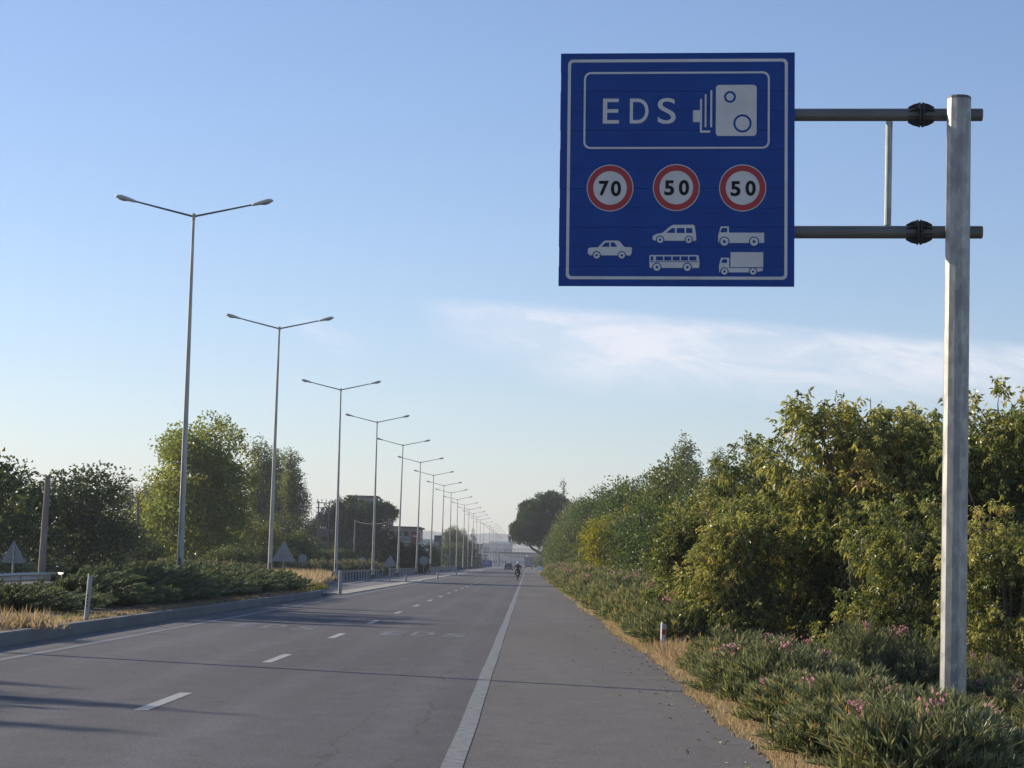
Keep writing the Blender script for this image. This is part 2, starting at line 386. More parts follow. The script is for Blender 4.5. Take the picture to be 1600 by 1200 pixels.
# ------------------------------------------------------------------ leaves
def unit(a): return a / (np.linalg.norm(a, axis=-1, keepdims=True) + 1e-9)
def rand_unit(n, r): return unit(r.normal(size=(n, 3)))
def add_leaves(g, base, d, nrm, L, W, tint, fold=0.25, droop=0.15, mid=0.42, mi=0):
    n = len(base); d = unit(d); side = unit(np.cross(d, nrm)); up = np.cross(side, d)
    L = np.broadcast_to(L, (n,))[:, None]; W = np.broadcast_to(W, (n,))[:, None]
    a = base; t = base + d * L - up * L * droop; m = base + d * L * mid
    l = m + side * W * 0.5 + up * W * fold; r_ = m - side * W * 0.5 + up * W * fold
    v = np.stack([a, r_, t, l], 1).reshape(-1, 3); i = np.arange(n) * 4
    f = np.concatenate([np.stack([i, i + 1, i + 2], 1), np.stack([i, i + 2, i + 3], 1)])
    g.add(v, f, tint=np.concatenate([tint, tint]), mi=mi)
def pnoise(p, s, ph):
    return (np.sin(p[:, 0] * s + ph) * np.cos(p[:, 1] * s * 1.3 + ph * 2) + np.sin(p[:, 2] * s * 1.7 + ph * 3 + p[:, 0] * s * 0.7) + np.cos(p[:, 1] * s * 0.6 - p[:, 2] * s + ph)) / 3

def crown_tips(lobes, n, r, shell=2.6, gap=0.0, gs=2.2, thin=0.0):
    """points spread through a union of ellipsoids, denser to the outside, with gaps"""
    lb = np.array(lobes, float); vol = lb[:, 3] * lb[:, 4] * lb[:, 5]; pick = r.choice(len(lb), n * 2, p=vol ** 0.8 / (vol ** 0.8).sum())
    dr = rand_unit(n * 2, r); rad = r.random(n * 2) ** (1 / shell); wob = 1 + 0.16 * pnoise(dr * 3, 2.1, 1.3)
    p = lb[pick, :3] + dr * rad[:, None] * lb[pick, 3:6] * wob[:, None]
    out = unit(dr / lb[pick, 3:6])
    zt = p[:, 2] / p[:, 2].max()
    ok = (pnoise(p, gs, r.random() * 9) > gap - 0.55 + thin * zt ** 3) & (p[:, 2] > 0.12)
    p, out = p[ok][:n], out[ok][:n]
    return p, out
def limbs(g, lobes, H, r0, r, tips=None, lean=(0, 0), n_tw=260, base_r=0.0):
    """trunk, limbs into each lobe and twigs to the leaf tips"""
    th = min(l[2] for l in lobes) * 0.6 + 0.25
    top = np.array((lean[0] * 0.3, lean[1] * 0.3, th)); g.tube([(0, 0, -0.2), (0.02, 0, th * 0.5), top], [r0 * 1.25, r0, r0 * 0.85], 8)
    ends = []
    for l in lobes:
        c = np.array(l[:3]); m = (top * 0.55 + c * 0.45) + r.normal(0, 0.12, 3) * r0 * 4; e = c + np.array((0, 0, l[5] * 0.55))
        big = min(1.0, l[3] / 0.7); e = e if big > .5 else c + np.array((0, 0, l[5] * 0.1)); g.tube([top * 0.98, m, c, e], [r0 * 0.62 * big, r0 * 0.45 * big, r0 * 0.28 * big, r0 * 0.04], 6); ends += [m, c, e * 0.6 + c * 0.4]
    if tips is not None:
        E = np.array(ends); sel = tips[r.choice(len(tips), min(n_tw, len(tips)), replace=False)]
        for t in sel:
            q = E[np.argmin(((E - t) ** 2).sum(1) + (E[:, 2] > t[2]) * 0.6)]; mm = (q + t) / 2 + r.normal(0, 0.05, 3)
            g.tube([q, mm, t], [r0 * 0.13 + 0.004, r0 * 0.07 + 0.003, 0.003 + r0 * 0.02], 3, caps=False)

def walnut_crown(lobes, n, seed, Ll=0.138, Lw=0.055, rach=0.30, gap=0.1):
    r = np.random.default_rng(seed); g = Geo(); tips, outd = crown_tips(lobes, n, r, 2.4, gap, 1.9, 0.30)
    per = 5; N = len(tips) * per
    b = np.repeat(tips, per, 0) + r.normal(0, 0.06, (N, 3)); o = np.repeat(outd, per, 0)
    rd = unit(o * 0.8 + rand_unit(N, r) * 0.75 + np.array((0, 0, 0.25)))
    base_t = np.repeat(0.46 + 0.16 * pnoise(tips, 1.1, seed) + r.normal(0, 0.12, len(tips)), per) + r.normal(0, 0.08, N)
    nr = unit(np.array((0, 0, 1.0)) + rand_unit(N, r) * 0.8)
    side = unit(np.cross(rd, nr)); rl = rach * r.uniform(0.7, 1.15, N)
    for t, sgn in ((0.28, 1), (0.30, -1), (0.55, 1), (0.57, -1), (0.82, 1), (0.84, -1), (1.0, 0)):
        p = b + rd * (rl * t)[:, None] - np.array((0, 0, 1.0)) * (0.30 * rl * t * t)[:, None]
        dd = unit(rd * (0.45 if sgn else 1) + side * sgn * 0.85 + np.array((0, 0, -0.75)) + r.normal(0, 0.25, (N, 3)))
        s = (0.75 + 0.35 * t) * r.uniform(0.8, 1.15, N)
        add_leaves(g, p, dd, unit(nr + rand_unit(N, r) * 0.9), Ll * s, Lw * s, np.clip(base_t + r.normal(0, 0.12, N), 0, 1), fold=0.22, droop=0.22)
    return g, tips
def leafy_crown(lobes, n, seed, L=0.16, W=0.10, per=6, spread=0.16, gap=0.05, updir=0.2, gs=1.6, outw=0.7, shell=2.6, droop=0.15):
    r = np.random.default_rng(seed); g = Geo(); tips, outd = crown_tips(lobes, n, r, shell, gap, gs); N = len(tips) * per
    b = np.repeat(tips, per, 0) + r.normal(0, spread, (N, 3)); o = np.repeat(outd, per, 0)
    d = unit(o * outw + rand_unit(N, r) * 0.8 + np.array((0, 0, updir))); nr = unit(o * 0.6 + rand_unit(N, r) + np.array((0, 0, 0.5)))
    t = np.repeat(0.5 + 0.25 * pnoise(tips, 0.9, seed) + r.normal(0, 0.08, len(tips)), per) + r.normal(0, 0.08, N)
    add_leaves(g, b, d, nr, L * r.uniform(0.7, 1.2, N), W * r.uniform(0.7, 1.2, N), np.clip(t, 0, 1), droop=droop)
    return g, tips

M_bark = mat('bark', (0.16, 0.13, 0.10), 0.95, c2=(0.08, 0.065, 0.05), scale=6, bump=0.8, bscale=20, stretch=(1, 1, 0.25))
M_bark_l = mat('pale_bark', (0.30, 0.27, 0.22), 0.9, c2=(0.16, 0.14, 0.11), scale=5, bump=0.4, stretch=(1, 1, 0.3))
M_walnut = leaf_mat('walnut_leaves', [(0.0, (0.028, 0.04, 0.014)), (0.32, (0.065, 0.08, 0.025)), (0.55, (0.125, 0.130, 0.042)), (0.8, (0.26, 0.245, 0.095)), (1.0, (0.24, 0.16, 0.075))], 0.37, 0.30, gain=2.1)
M_green = leaf_mat('green_leaves', [(0.0, (0.028, 0.05, 0.016)), (0.5, (0.06, 0.09, 0.025)), (1.0, (0.12, 0.14, 0.035))], 0.42, 0.28, gain=1.6)
M_olive = leaf_mat('olive_leaves', [(0.0, (0.04, 0.055, 0.02)), (0.5, (0.085, 0.105, 0.035)), (1.0, (0.15, 0.15, 0.05))], 0.45, 0.25, gain=1.6)
M_yellow = leaf_mat('yellow_leaves', [(0.0, (0.13, 0.15, 0.02)), (0.5, (0.27, 0.26, 0.03)), (1.0, (0.38, 0.33, 0.04))], 0.5, 0.35)
M_dark = leaf_mat('dark_leaves', [(0.0, (0.018, 0.028, 0.012)), (0.5, (0.035, 0.05, 0.018)), (1.0, (0.075, 0.085, 0.025))], 0.45, 0.22, gain=2.1)
M_pine = leaf_mat('pine_needles', [(0.0, (0.018, 0.033, 0.015)), (0.5, (0.04, 0.062, 0.02)), (1.0, (0.09, 0.105, 0.025))], 0.6, 0.1, gain=2.0)
M_cyp = leaf_mat('cypress_needles', [(0.0, (0.022, 0.036, 0.02)), (1.0, (0.06, 0.08, 0.036))], 0.6, 0.08)
M_poplar = leaf_mat('poplar_leaves', [(0.0, (0.04, 0.055, 0.025)), (0.5, (0.085, 0.105, 0.05)), (1.0, (0.16, 0.17, 0.09))], 0.35, 0.3, gain=2.0)
M_pale = leaf_mat('pale_leaves', [(0.0, (0.08, 0.10, 0.05)), (1.0, (0.18, 0.19, 0.10))], 0.45, 0.35)
M_ole = leaf_mat('oleander_leaves', [(0.0, (0.028, 0.04, 0.02)), (0.4, (0.078, 0.088, 0.052)), (0.72, (0.15, 0.158, 0.088)), (0.90, (0.23, 0.215, 0.13)), (1.0, (0.26, 0.17, 0.09))], 0.40, 0.22, gain=2.3)
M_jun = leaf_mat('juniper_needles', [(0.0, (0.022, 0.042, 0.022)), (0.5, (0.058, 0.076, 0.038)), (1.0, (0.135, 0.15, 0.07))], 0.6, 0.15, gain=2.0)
M_pink = leaf_mat('pink_petals', [(0.0, (0.50, 0.20, 0.24)), (1.0, (0.68, 0.42, 0.43))], 0.6, 0.3, (1, 0.8, 0.8))
M_faded = leaf_mat('faded_petals', [(0.0, (0.30, 0.20, 0.16)), (1.0, (0.48, 0.34, 0.28))], 0.7, 0.3, (1, 0.8, 0.8))
M_grass = leaf_mat('dry_grass', [(0.0, (0.36, 0.29, 0.20)), (0.5, (0.52, 0.43, 0.31)), (0.85, (0.64, 0.55, 0.42)), (1.0, (0.32, 0.32, 0.17))], 0.7, 0.35, (1.1, 1.0, 0.7))
M_weed = leaf_mat('green_grass', [(0.0, (0.10, 0.12, 0.03)), (0.5, (0.22, 0.22, 0.07)), (1.0, (0.42, 0.34, 0.14))], 0.6, 0.3)

USED = {}
def tree_proto(name, crown, tips, lobes, H, r0, seed, m_leaf, m_bark=None, n_tw=220, cat='tree', crown_name='crown'):
    r = np.random.default_rng(seed + 50); t = thing(name, None, cat)
    crown.build(crown_name, m_leaf, t); g = Geo(); limbs(g, lobes, H, r0, r, tips, n_tw=n_tw); g.build('trunk', m_bark or M_bark, t)
    return t
def rlobes(r, H, Rr, n, z0=0.35, flat=0.5, low=False):
    L = []
    for i in range(n):
        a = r.random() * 6.28; q = (r.random() ** 0.6) * Rr * 0.62; z = H * (z0 + (0.80 - z0) * ((i + 0.5) / n)) if not low else H * (0.22 + 0.6 * ((i + 0.5) / n))
        s = Rr * r.uniform(0.42, 0.62) * (1.15 - 0.45 * (z / H - z0))
        L.append((math.cos(a) * q, math.sin(a) * q, z, s, s, min(s * r.uniform(0.75, 1.05), H - z)))
    return L
# ---- walnuts by the right verge (each ~5.2 m tall as built)
wal = []
for i in range(3):
    r = np.random.default_rng(20 + i); lb = rlobes(r, 5.1, 2.7, 13, 0.2, low=True) + [(0, 0, 4.1, 1.5, 1.5, 0.95), (0.2, 0, 1.6, 2.1, 2.1, 1.3)]
    if i == 0: lb += [(-1.5, 0.1, 4.25, 0.8, 0.8, 0.55), (0.9, 0, 4.3, 1.1, 1.0, 0.6)]
    # a few long shoots stand out of the crown
    for kx in range(15):
        a = r.random() * 6.28; q = r.uniform(0.4, 2.7); lb.append((math.cos(a) * q, math.sin(a) * q, 4.75 - 0.45 * q + r.uniform(-0.15, 0.35), 0.19, 0.19, 0.6))
    cg, tips = walnut_crown(lb, 1150, 30 + i, gap=0.16)
    wal.append(tree_proto('walnut_tree', cg, tips, lb, 5.1, 0.13, 20 + i, M_walnut, n_tw=420))
def at(px, d): x = X_at(px, d); return (x, d, gz(x))
WAL = [(1092, 47, 1, 2.1, 0.58, 'smallest walnut, right behind the red reflector marker post'), (1152, 42.5, 0, 4.6, 0.56, 'little walnut in front of the pointed walnut, among the oleanders'), (1118, 54, 2, 1.1, 0.66, 'small walnut with low skirts above the roadside marker post'), (1172, 49, 0, 3.9, 0.70, 'small walnut leaning over the oleanders in front of the pointed walnut'), (1255, 44, 1, 5.0, 0.60, 'low walnut filling the gap left of the broad walnut'), (1425, 38, 2, 0.7, 0.62, 'low walnut branch clump just left of the sign pole base'), (1580, 35, 1, 2.7, 0.6, 'low walnut right of the sign pole base'),
       (1378, 43, 0, 0.4, 1.05, 'broad walnut tree just left of the galvanized sign pole'),
       (1590, 41, 1, 1.9, 1.05, 'walnut tree with reaching shoots right of the galvanized sign pole'),
       (1196, 56, 2, 3.0, 0.97, 'walnut tree with a pointed top below the right edge of the blue sign'),
       (1480, 52, 2, 5.2, 1.06, 'walnut tree crown standing behind the galvanized sign pole'),
       (1310, 60, 0, 2.2, 0.80, 'walnut tree half hidden behind the broad walnut'),
       (1135, 68, 1, 4.0, 0.88, 'smaller walnut tree at the left end of the olive walnut row'),
       (1455, 45, 1, 3.3, 1.0, 'walnut tree between the broad walnut and the sign pole'),
       (1690, 50, 0, 2.6, 1.05, 'walnut tree cut off by the right edge of the photo')]
for px, d, i, rz, s, lab in WAL:
    place(wal[i], USED, at(px, d), rz, (s * .86, s * .86, s * 1.09), lab, 'walnut trees behind the right verge')
# ---- mid distance hedge trees on the right
mids = []
for i in range(3):
    r = np.random.default_rng(60 + i); lb = rlobes(r, 6.0, 2.6, 14, 0.18, low=True) + [(0, 0, 2.0, 2.3, 2.3, 1.7)]
    cg, tips = leafy_crown(lb, 2600, 70 + i, 0.17, 0.10, 6, 0.14, 0.05)
    mids.append(tree_proto('roadside_tree', cg, tips, lb, 6.0, 0.13, 60 + i, [M_olive, M_green, M_olive][i], n_tw=120))
MID = [(893, 350, 2, 12.2, 'tall olive tree closing the gap to the umbrella pine'), (912, 330, 0, 11.4, 'tall tree behind the conifer side of the hedge'), (1085, 80, 0, 4.6, 'olive green tree directly left of the walnuts'), (1040, 96, 1, 5.2, 'green tree rising behind the tall pink oleanders'),
       (1062, 118, 2, 7.3, 'tall feathery tree under the distant poplar top'), (1010, 112, 0, 4.6, 'low olive tree right of the yellow tree'),
       (1012, 150, 1, 8.2, 'dark green tree behind and above the yellow tree'), (972, 185, 2, 8.9, 'grey green tree with a rounded top beyond the yellow tree'),
       (935, 170, 0, 5.0, 'low roadside tree just left of the yellow tree'), (935, 230, 1, 9.3, 'tall green tree halfway along the right hedge'),
       (908, 225, 2, 7.0, 'bushy olive tree leaning over the right verge'), (905, 290, 0, 10.0, 'tall olive tree next to the umbrella pine'),
       (885, 265, 1, 6.6, 'green roadside tree at the narrow end of the hedge'), (868, 330, 2, 7.4, 'last hedge tree touching the umbrella pine crown'),
       (1130, 100, 2, 6.6, 'shaded tree visible over the small walnut')]
for px, d, i, h, lab in MID:
    s = (h + .5) / 6.0; x, y, z = at(px, d); s2 = min(s, 1.15 + 0.25 * s)
    place(mids[i], USED, (max(x, 3.3 + 1.6 * s2), y, z), rng.random() * 6, (s2, s2, s * rng.uniform(.94, 1.10)), lab, 'mixed trees of the right hedge')
for X, d, i, sx, sz, lab in ((4.7, 362, 0, .8, 1.22, 'leafy roadside tree under the crown of the right umbrella pine'), (4.9, 320, 1, .85, 1.05, 'green roadside tree beside the foot of the right umbrella pine'), (4.8, 290, 2, .8, .95, 'low bushy tree overhanging the far right verge')):
    place(mids[i], USED, (X, d, gz(X)), d, (sx, sx, sz), lab, 'mixed trees of the right hedge')
# yellow tree
r = np.random.default_rng(91); lb = rlobes(r, 4.8, 1.9, 12, 0.2, low=True) + [(0.3, 0, 3.9, 0.8, 0.8, 0.9), (-1.2, 0, 2.6, 0.8, 0.8, 0.9)]
cg, tips = leafy_crown(lb, 1900, 92, 0.13, 0.09, 6, 0.12, 0.15)
yt = tree_proto('yellow_tree', cg, tips, lb, 4.8, 0.10, 91, M_yellow, n_tw=100)
place(yt, USED, (5.2, 126, -0.45), 0.5, (1.25, 1.25, 1.12), 'bright yellow green tree in the right hedge')
# poplar tops and conifers beyond the hedge
def poplar(seed, H, Rr, n, m, name='poplar_tree', bark=None, L=0.17):
    r = np.random.default_rng(seed); lb = []
    for i in range(12):
        t = (i + 0.5) / 12; rr_ = Rr * math.sin(min(1, t * 1.5 + 0.12) * math.pi * 0.5) * (1.05 - 0.62 * t ** 4); a = r.random() * 6.28; q = r.uniform(0.15, 0.5) * Rr * (1 - t * 0.6)
        lb.append((math.cos(a) * q, math.sin(a) * q, H * (0.12 + 0.78 * t), rr_ * 0.75, rr_ * 0.75, min(H * 0.14, H * (1 - 0.12 - 0.78 * t))))
    cg, tips = leafy_crown(lb, n, seed + 1, L, L * 0.8, 6, 0.18, 0.12, updir=0.9, gs=2.2)
    return tree_proto(name, cg, tips, lb, H, H * 0.013, seed, m, bark, n_tw=120)
pop = [poplar(101, 15, 2.0, 2400, M_poplar), poplar(103, 15, 1.6, 2200, M_poplar)]
for px, d, i, s, lab in ((402, 262, 0, 0.93, 'leftmost and fullest of the three grey green poplars'), (428, 268, 1, 0.90, 'middle poplar right behind the second lamp pole'), (452, 258, 1, 0.86, 'rightmost of the three poplars with open feathery foliage'),
                         (1067, 255, 0, 1.0, 'poplar top rising alone above the right hedge'), (1118, 270, 1, 0.97, 'pale poplar top beside the walnut crown')):
    place(pop[i], USED, (X_at(px, d), d, -0.1), rng.random() * 6, (s * 1.55, s * 1.55, s * 1.14), lab, 'poplars')

def conifer(seed, H, Rr, name, m, nlev=16):
    r = np.random.default_rng(seed); lb = []
    for i in range(nlev):
        t = (i + 0.3) / nlev; R2 = Rr * (1 - t) + 0.12
        for a in np.arange(0, 6.28, 6.28 / max(3, int(7 * (1 - t)) + 2)) + r.random() * 3:
            lb.append((math.cos(a) * R2 * 0.6, math.sin(a) * R2 * 0.6, H * (0.08 + 0.9 * t), R2 * 0.42, R2 * 0.42, H / nlev * 0.55))
    cg, tips = leafy_crown(lb, 2600, seed + 1, 0.30, 0.10, 6, 0.10, 0.0, updir=0.1)
    t = thing(name, None, 'tree'); cg.build('crown', m, t); g = Geo(); g.tube([(0, 0, -.2), (0, 0, H * 0.6), (0, 0, H)], [0.2, 0.1, 0.02], 7); g.build('trunk', M_bark, t)
    return t
def cypress(seed, H, Rr):
    r = np.random.default_rng(seed); lb = [(r.normal(0, .1), r.normal(0, .1), H * (0.1 + 0.8 * t), Rr * math.sin(min(1, (1 - t) * 1.6 + 0.05) * math.pi / 2), Rr * math.sin(min(1, (1 - t) * 1.6 + 0.05) * math.pi / 2), H * 0.12) for t in np.linspace(0, 1, 9)]
    cg, tips = leafy_crown(lb, 2600, seed, 0.32, 0.13, 6, 0.10, -0.3, updir=1.2, shell=4)
    t = thing('cypress_tree', None, 'tree'); cg.build('crown', M_cyp, t); g = Geo(); g.tube([(0, 0, -.2), (0, 0, H * 0.5)], [0.2, 0.1], 7); g.build('trunk', M_bark, t)
    return t
fir = conifer(111, 15, 2.8, 'conifer_tree', M_cyp)
place(fir, USED, (X_at(878, 420), 420, -.1), 0, (1.5, 1.5, 1.22), 'dark pointed conifer rising behind the right umbrella pine', 'conifers')
place(fir, USED, (X_at(738, 560), 560, -.1), 1, (1, 1, 0.70), 'small conifer beside the pale willow by the lamps', 'conifers')
place(fir, USED, (X_at(603, 260), 260, -.1), 2, (1.25, 1.25, 0.42), 'dark fir in front of the beige building', 'conifers')

def stone_pine(seed, lobes, trunk_pts, tr, L=0.34, n=5200):
    cg, tips = leafy_crown(lobes, n, seed, L, L * 0.42, 6, 0.10, -0.4, updir=0.5, gs=1.0, outw=1.1, shell=5)
    t = thing('umbrella_pine', None, 'tree'); cg.build('crown', M_pine, t); g = Geo(); g.tube(trunk_pts, tr, 9)
    tp = np.array(trunk_pts[-1])
    for l in lobes[::2]:
        c = np.array(l[:3]); g.tube([tp, (tp + c) / 2 - np.array((0, 0, .3)), c], [tr[-1] * 0.7, tr[-1] * 0.45, 0.05], 5)
    g.build('trunk', M_bark, t); return t
def dome(r, n, Rx, Ry, z0, h, s):
    L = []
    for i in range(n):
        a = r.random() * 6.28; q = math.sqrt(r.random()); z = z0 + h * math.sqrt(max(0, 1 - q * q * 0.92)) * r.uniform(0.75, 1)
        L.append((math.cos(a) * q * Rx, math.sin(a) * q * Ry, z, s * r.uniform(.8, 1.2), s * r.uniform(.8, 1.2), s * r.uniform(.65, .95)))
    return L
# right pine: leans out over the road, bare trunk coming from the right
r = np.random.default_rng(121)
d = 400; S = d / F
lb = []
for i in range(85):
    px = r.uniform(808, 886); top = 797 - 30 * math.sin((px - 806) / 80 * math.pi * 0.62) + (8 if px < 815 else 0); bot = 852 - (0 if 815 < px < 850 else 6)
    if px > 850: bot = 858
    py = r.uniform(top + 7, bot - 7) if px > 814 else r.uniform(818, 842); q = P(px, py, d)
    sz = r.uniform(1.2, 1.7); lb.append((q.x - 5.8, r.uniform(-3.5, 3.5), q.z, sz, sz, sz * 0.8))
pn = stone_pine(122, lb, [(0, 0, -0.2), (-0.5, 0, 1.2), (-1.9, 0.1, 2.6), (-3.6, 0.2, 3.6), (-5.0, 0.1, 4.3), (-6.2, 0, 5.6)], [0.42, 0.38, 0.33, 0.28, 0.22, 0.14], n=12000)
place(pn, USED, (5.8, d, -0.1), 0, 1.0, 'umbrella pine leaning over the road from the right')
# left pine group
d = 330; r = np.random.default_rng(131); cx = X_at(575, d); lb = []
for i in range(60):
    px = r.uniform(524, 608); top = 776 + 14 * abs((px - 565) / 40) ** 2; bot = 812 if px > 585 else 840
    q = P(px, r.uniform(top + 6, bot), d); sz = r.uniform(1.0, 1.5); lb.append((q.x - cx, r.uniform(-3, 3), q.z, sz, sz, sz * 0.8))
pl = stone_pine(132, lb, [(0, 0, -.2), (0.2, 0, 3), (0.4, 0, 6)], [0.4, 0.34, 0.26], n=6500)
place(pl, USED, (cx, d, -.1), 0, 1.0, 'big rounded umbrella pine left of the beige building')
cyp = cypress(141, 9.5, 2.1)
for px, d, sx, sz, lab in ((523, 322, 1.3, 1.16, 'dark cypress at the left of the pine clump'), (546, 318, 1.3, 1.12, 'tall dark cypress below the umbrella pine crown'), (571, 316, 1.35, 0.84, 'dark cypress under the right half of the umbrella pine'), (487, 330, 1.2, 0.78, 'squat dark cypress left of the transformer frame'), (504, 334, 1.3, 1.05, 'dark cypress right behind the transformer frame'),
                           (614, 246, .8, 0.50, 'narrow black green cypress behind the small triangular sign back'), (645, 255, .9, 0.42, 'low dark cypress beside the red sign box'), (722, 520, 1.5, 0.85, 'dark cypress between the far lamps')):
    place(cyp, USED, (X_at(px, d), d, -.1), rng.random() * 6, (sx, sx, sz), lab, 'cypresses left of the road')
# ---- left trees
def broad(seed, H, Rr, n, m, L, name, per=6, gap=0.1, lobesn=16, z0=.3, low=True, bark=None, sp=0.16):
    r = np.random.default_rng(seed); lb = rlobes(r, H, Rr, lobesn, z0, low=low)
    cg, tips = leafy_crown(lb, n, seed + 1, L, L * 0.65, per, sp, gap)
    return tree_proto(name, cg, tips, lb, H, H * 0.02, seed, m, bark, n_tw=200)
lw = [broad(151, 5.9, 2.6, 1500, M_dark, 0.19, 'leafy_tree', gap=0.25), broad(153, 5.9, 2.5, 1500, M_dark, 0.19, 'leafy_tree', gap=0.22)]
for px, d, i, s, lab in ((20, 94, 0, .93, 'dark spreading tree at the left edge of the photo'), (128, 98, 1, 1.04, 'dark leafy tree right behind the leaning concrete post'), (172, 103, 0, 0.76, 'dark tree just right of the leaning concrete post'), (-30, 88, 1, 1.0, 'dark tree cut by the left edge'),
                         (200, 118, 1, 0.55, 'low dark tree below the pale grey tree'), (80, 112, 0, 0.42, 'lower dark tree filling the gap behind the leaning post')):
    k = 1.36; place(lw[i], USED, (X_at(px, d * k), d * k, -.06), rng.random() * 6, (s * k, s * k, s * k * .87), lab, 'dark trees beyond the opposite road')
for px, d, i, s, lab in ((250, 186, 0, 0.55, 'dark tree behind the tall bright tree at its left foot'), (300, 192, 1, 0.8, 'dark tree hidden behind the base of the nearest lamp'), (345, 188, 0, 0.85, 'dark tree behind the right foot of the tall bright tree'), (385, 205, 1, 0.95, 'dark tree left of the yellowish round bush'), (440, 240, 0, 1.05, 'dark tree at the foot of the poplars'), (225, 150, 1, .42, 'dark tree behind the thin wooden pole'), (478, 300, 0, .8, 'dark tree between the poplars and the transformer frame')):
    place(lw[i], USED, (X_at(px, d), d, -.06), rng.random() * 6, (s * 1.5, s * 1.5, s), lab, 'dark trees beyond the opposite road')
pt = broad(155, 9.5, 3.0, 2200, M_pale, 0.2, 'pale_tree', gap=0.15)
place(pt, USED, (X_at(208, 215), 215, -.06), 0, 1.02, 'pale hazy tree between the dark trees and tall bright tree', 'pale trees')
place(pt, USED, (X_at(884, 450), 450, -.3), 0, (1.5, 1.5, 1.78), 'pale green crown showing behind the right umbrella pine', 'pale trees')
r = np.random.default_rng(157); lb = rlobes(r, 12.6, 4.5, 22, .2, low=True) + [(1.0, 0, 10.4, 1.7, 1.7, 2.0), (2.7, 0, 9.4, 1.5, 1.5, 2.2), (-1.2, 0, 9.4, 1.6, 1.6, 2.2), (0.6, 0, 4, 4.0, 3.6, 3.0), (-2.6, 0, 3.6, 2.2, 2.2, 2.4), (3.0, 0, 4.5, 2, 2, 3)]
cg, tips = leafy_crown(lb, 5200, 158, 0.25, 0.19, 6, 0.2, 0.15, updir=0.4, gs=1.3)
bt = tree_proto('tall_tree', cg, tips, lb, 12.6, 0.22, 157, leaf_mat('bright_leaves', [(0.0, (0.06, 0.075, 0.02)), (0.5, (0.12, 0.14, 0.035)), (1.0, (0.21, 0.215, 0.06))], 0.36, 0.35, gain=1.9), M_bark_l, n_tw=250)
place(bt, USED, (X_at(297, 168), 168, -.06), 0, 1.0, 'tall bright green tree behind the nearest lamp pole')
# rounded shrubs and small trees, left middle distance
rs = broad(161, 3.2, 2.0, 1500, M_olive, 0.16, 'rounded_bush', gap=-0.1, lobesn=10)
ry = broad(163, 3.6, 1.9, 1500, leaf_mat('broom_leaves', [(0.0, (0.08, 0.09, 0.02)), (1.0, (0.22, 0.20, 0.05))], 0.6, 0.3, gain=1.3), 0.15, 'yellowish_bush', gap=-0.2, lobesn=10)
place(ry, USED, (X_at(403, 200), 200, -.06), 0, (1.15, 1.15, 1.35), 'yellowish round bush beside the second lamp pole')
for px, d, s, sz, lab in ((452, 205, 1.2, 1.25, 'olive bush right of the second lamp pole'), (375, 175, 1.1, 0.8, 'olive bush under the tall bright tree'), (345, 150, 1.0, 0.7, 'low olive bush between the first two lamps'), (428, 185, 1.1, 0.75, 'olive bush behind the large triangular sign back'), (215, 152, 1.0, 0.85, 'olive bush at the thin wooden pole'),
                          (480, 260, 1.4, 0.8, 'olive bush under the transformer frame'), (520, 262, 1.4, 0.85, 'light olive bush before the dark cypresses'), (545, 255, 1.0, 0.8, 'bush behind the third lamp pole'), (625, 300, 1.2, 1.1, 'bush in front of the beige building wall'), (672, 330, 1.3, 1.3, 'bush behind the seventh lamp'),
                          (706, 470, 1.5, 1.7, 'bush by the dark billboard'), (728, 540, 1.6, 2.1, 'bush at the far lamps left of the white truck')):
    place(rs, USED, (X_at(px, d), d, -.06), rng.random() * 6, (s, s, sz), lab, 'olive bushes left of the road')
wl = broad(165, 8.5, 2.5, 2200, M_pale, 0.22, 'willow_tree', gap=-0.05, z0=0.15)
place(wl, USED, (X_at(701, 480), 480, -.06), 0, (1.2, 1.2, 1.17), 'pale green willow behind the middle lamps')
place(pt, USED, (X_at(718, 500), 500, -.06), 1, (0.75, 0.75, 1.05), 'narrow pale tree right beside the willow', 'pale trees')

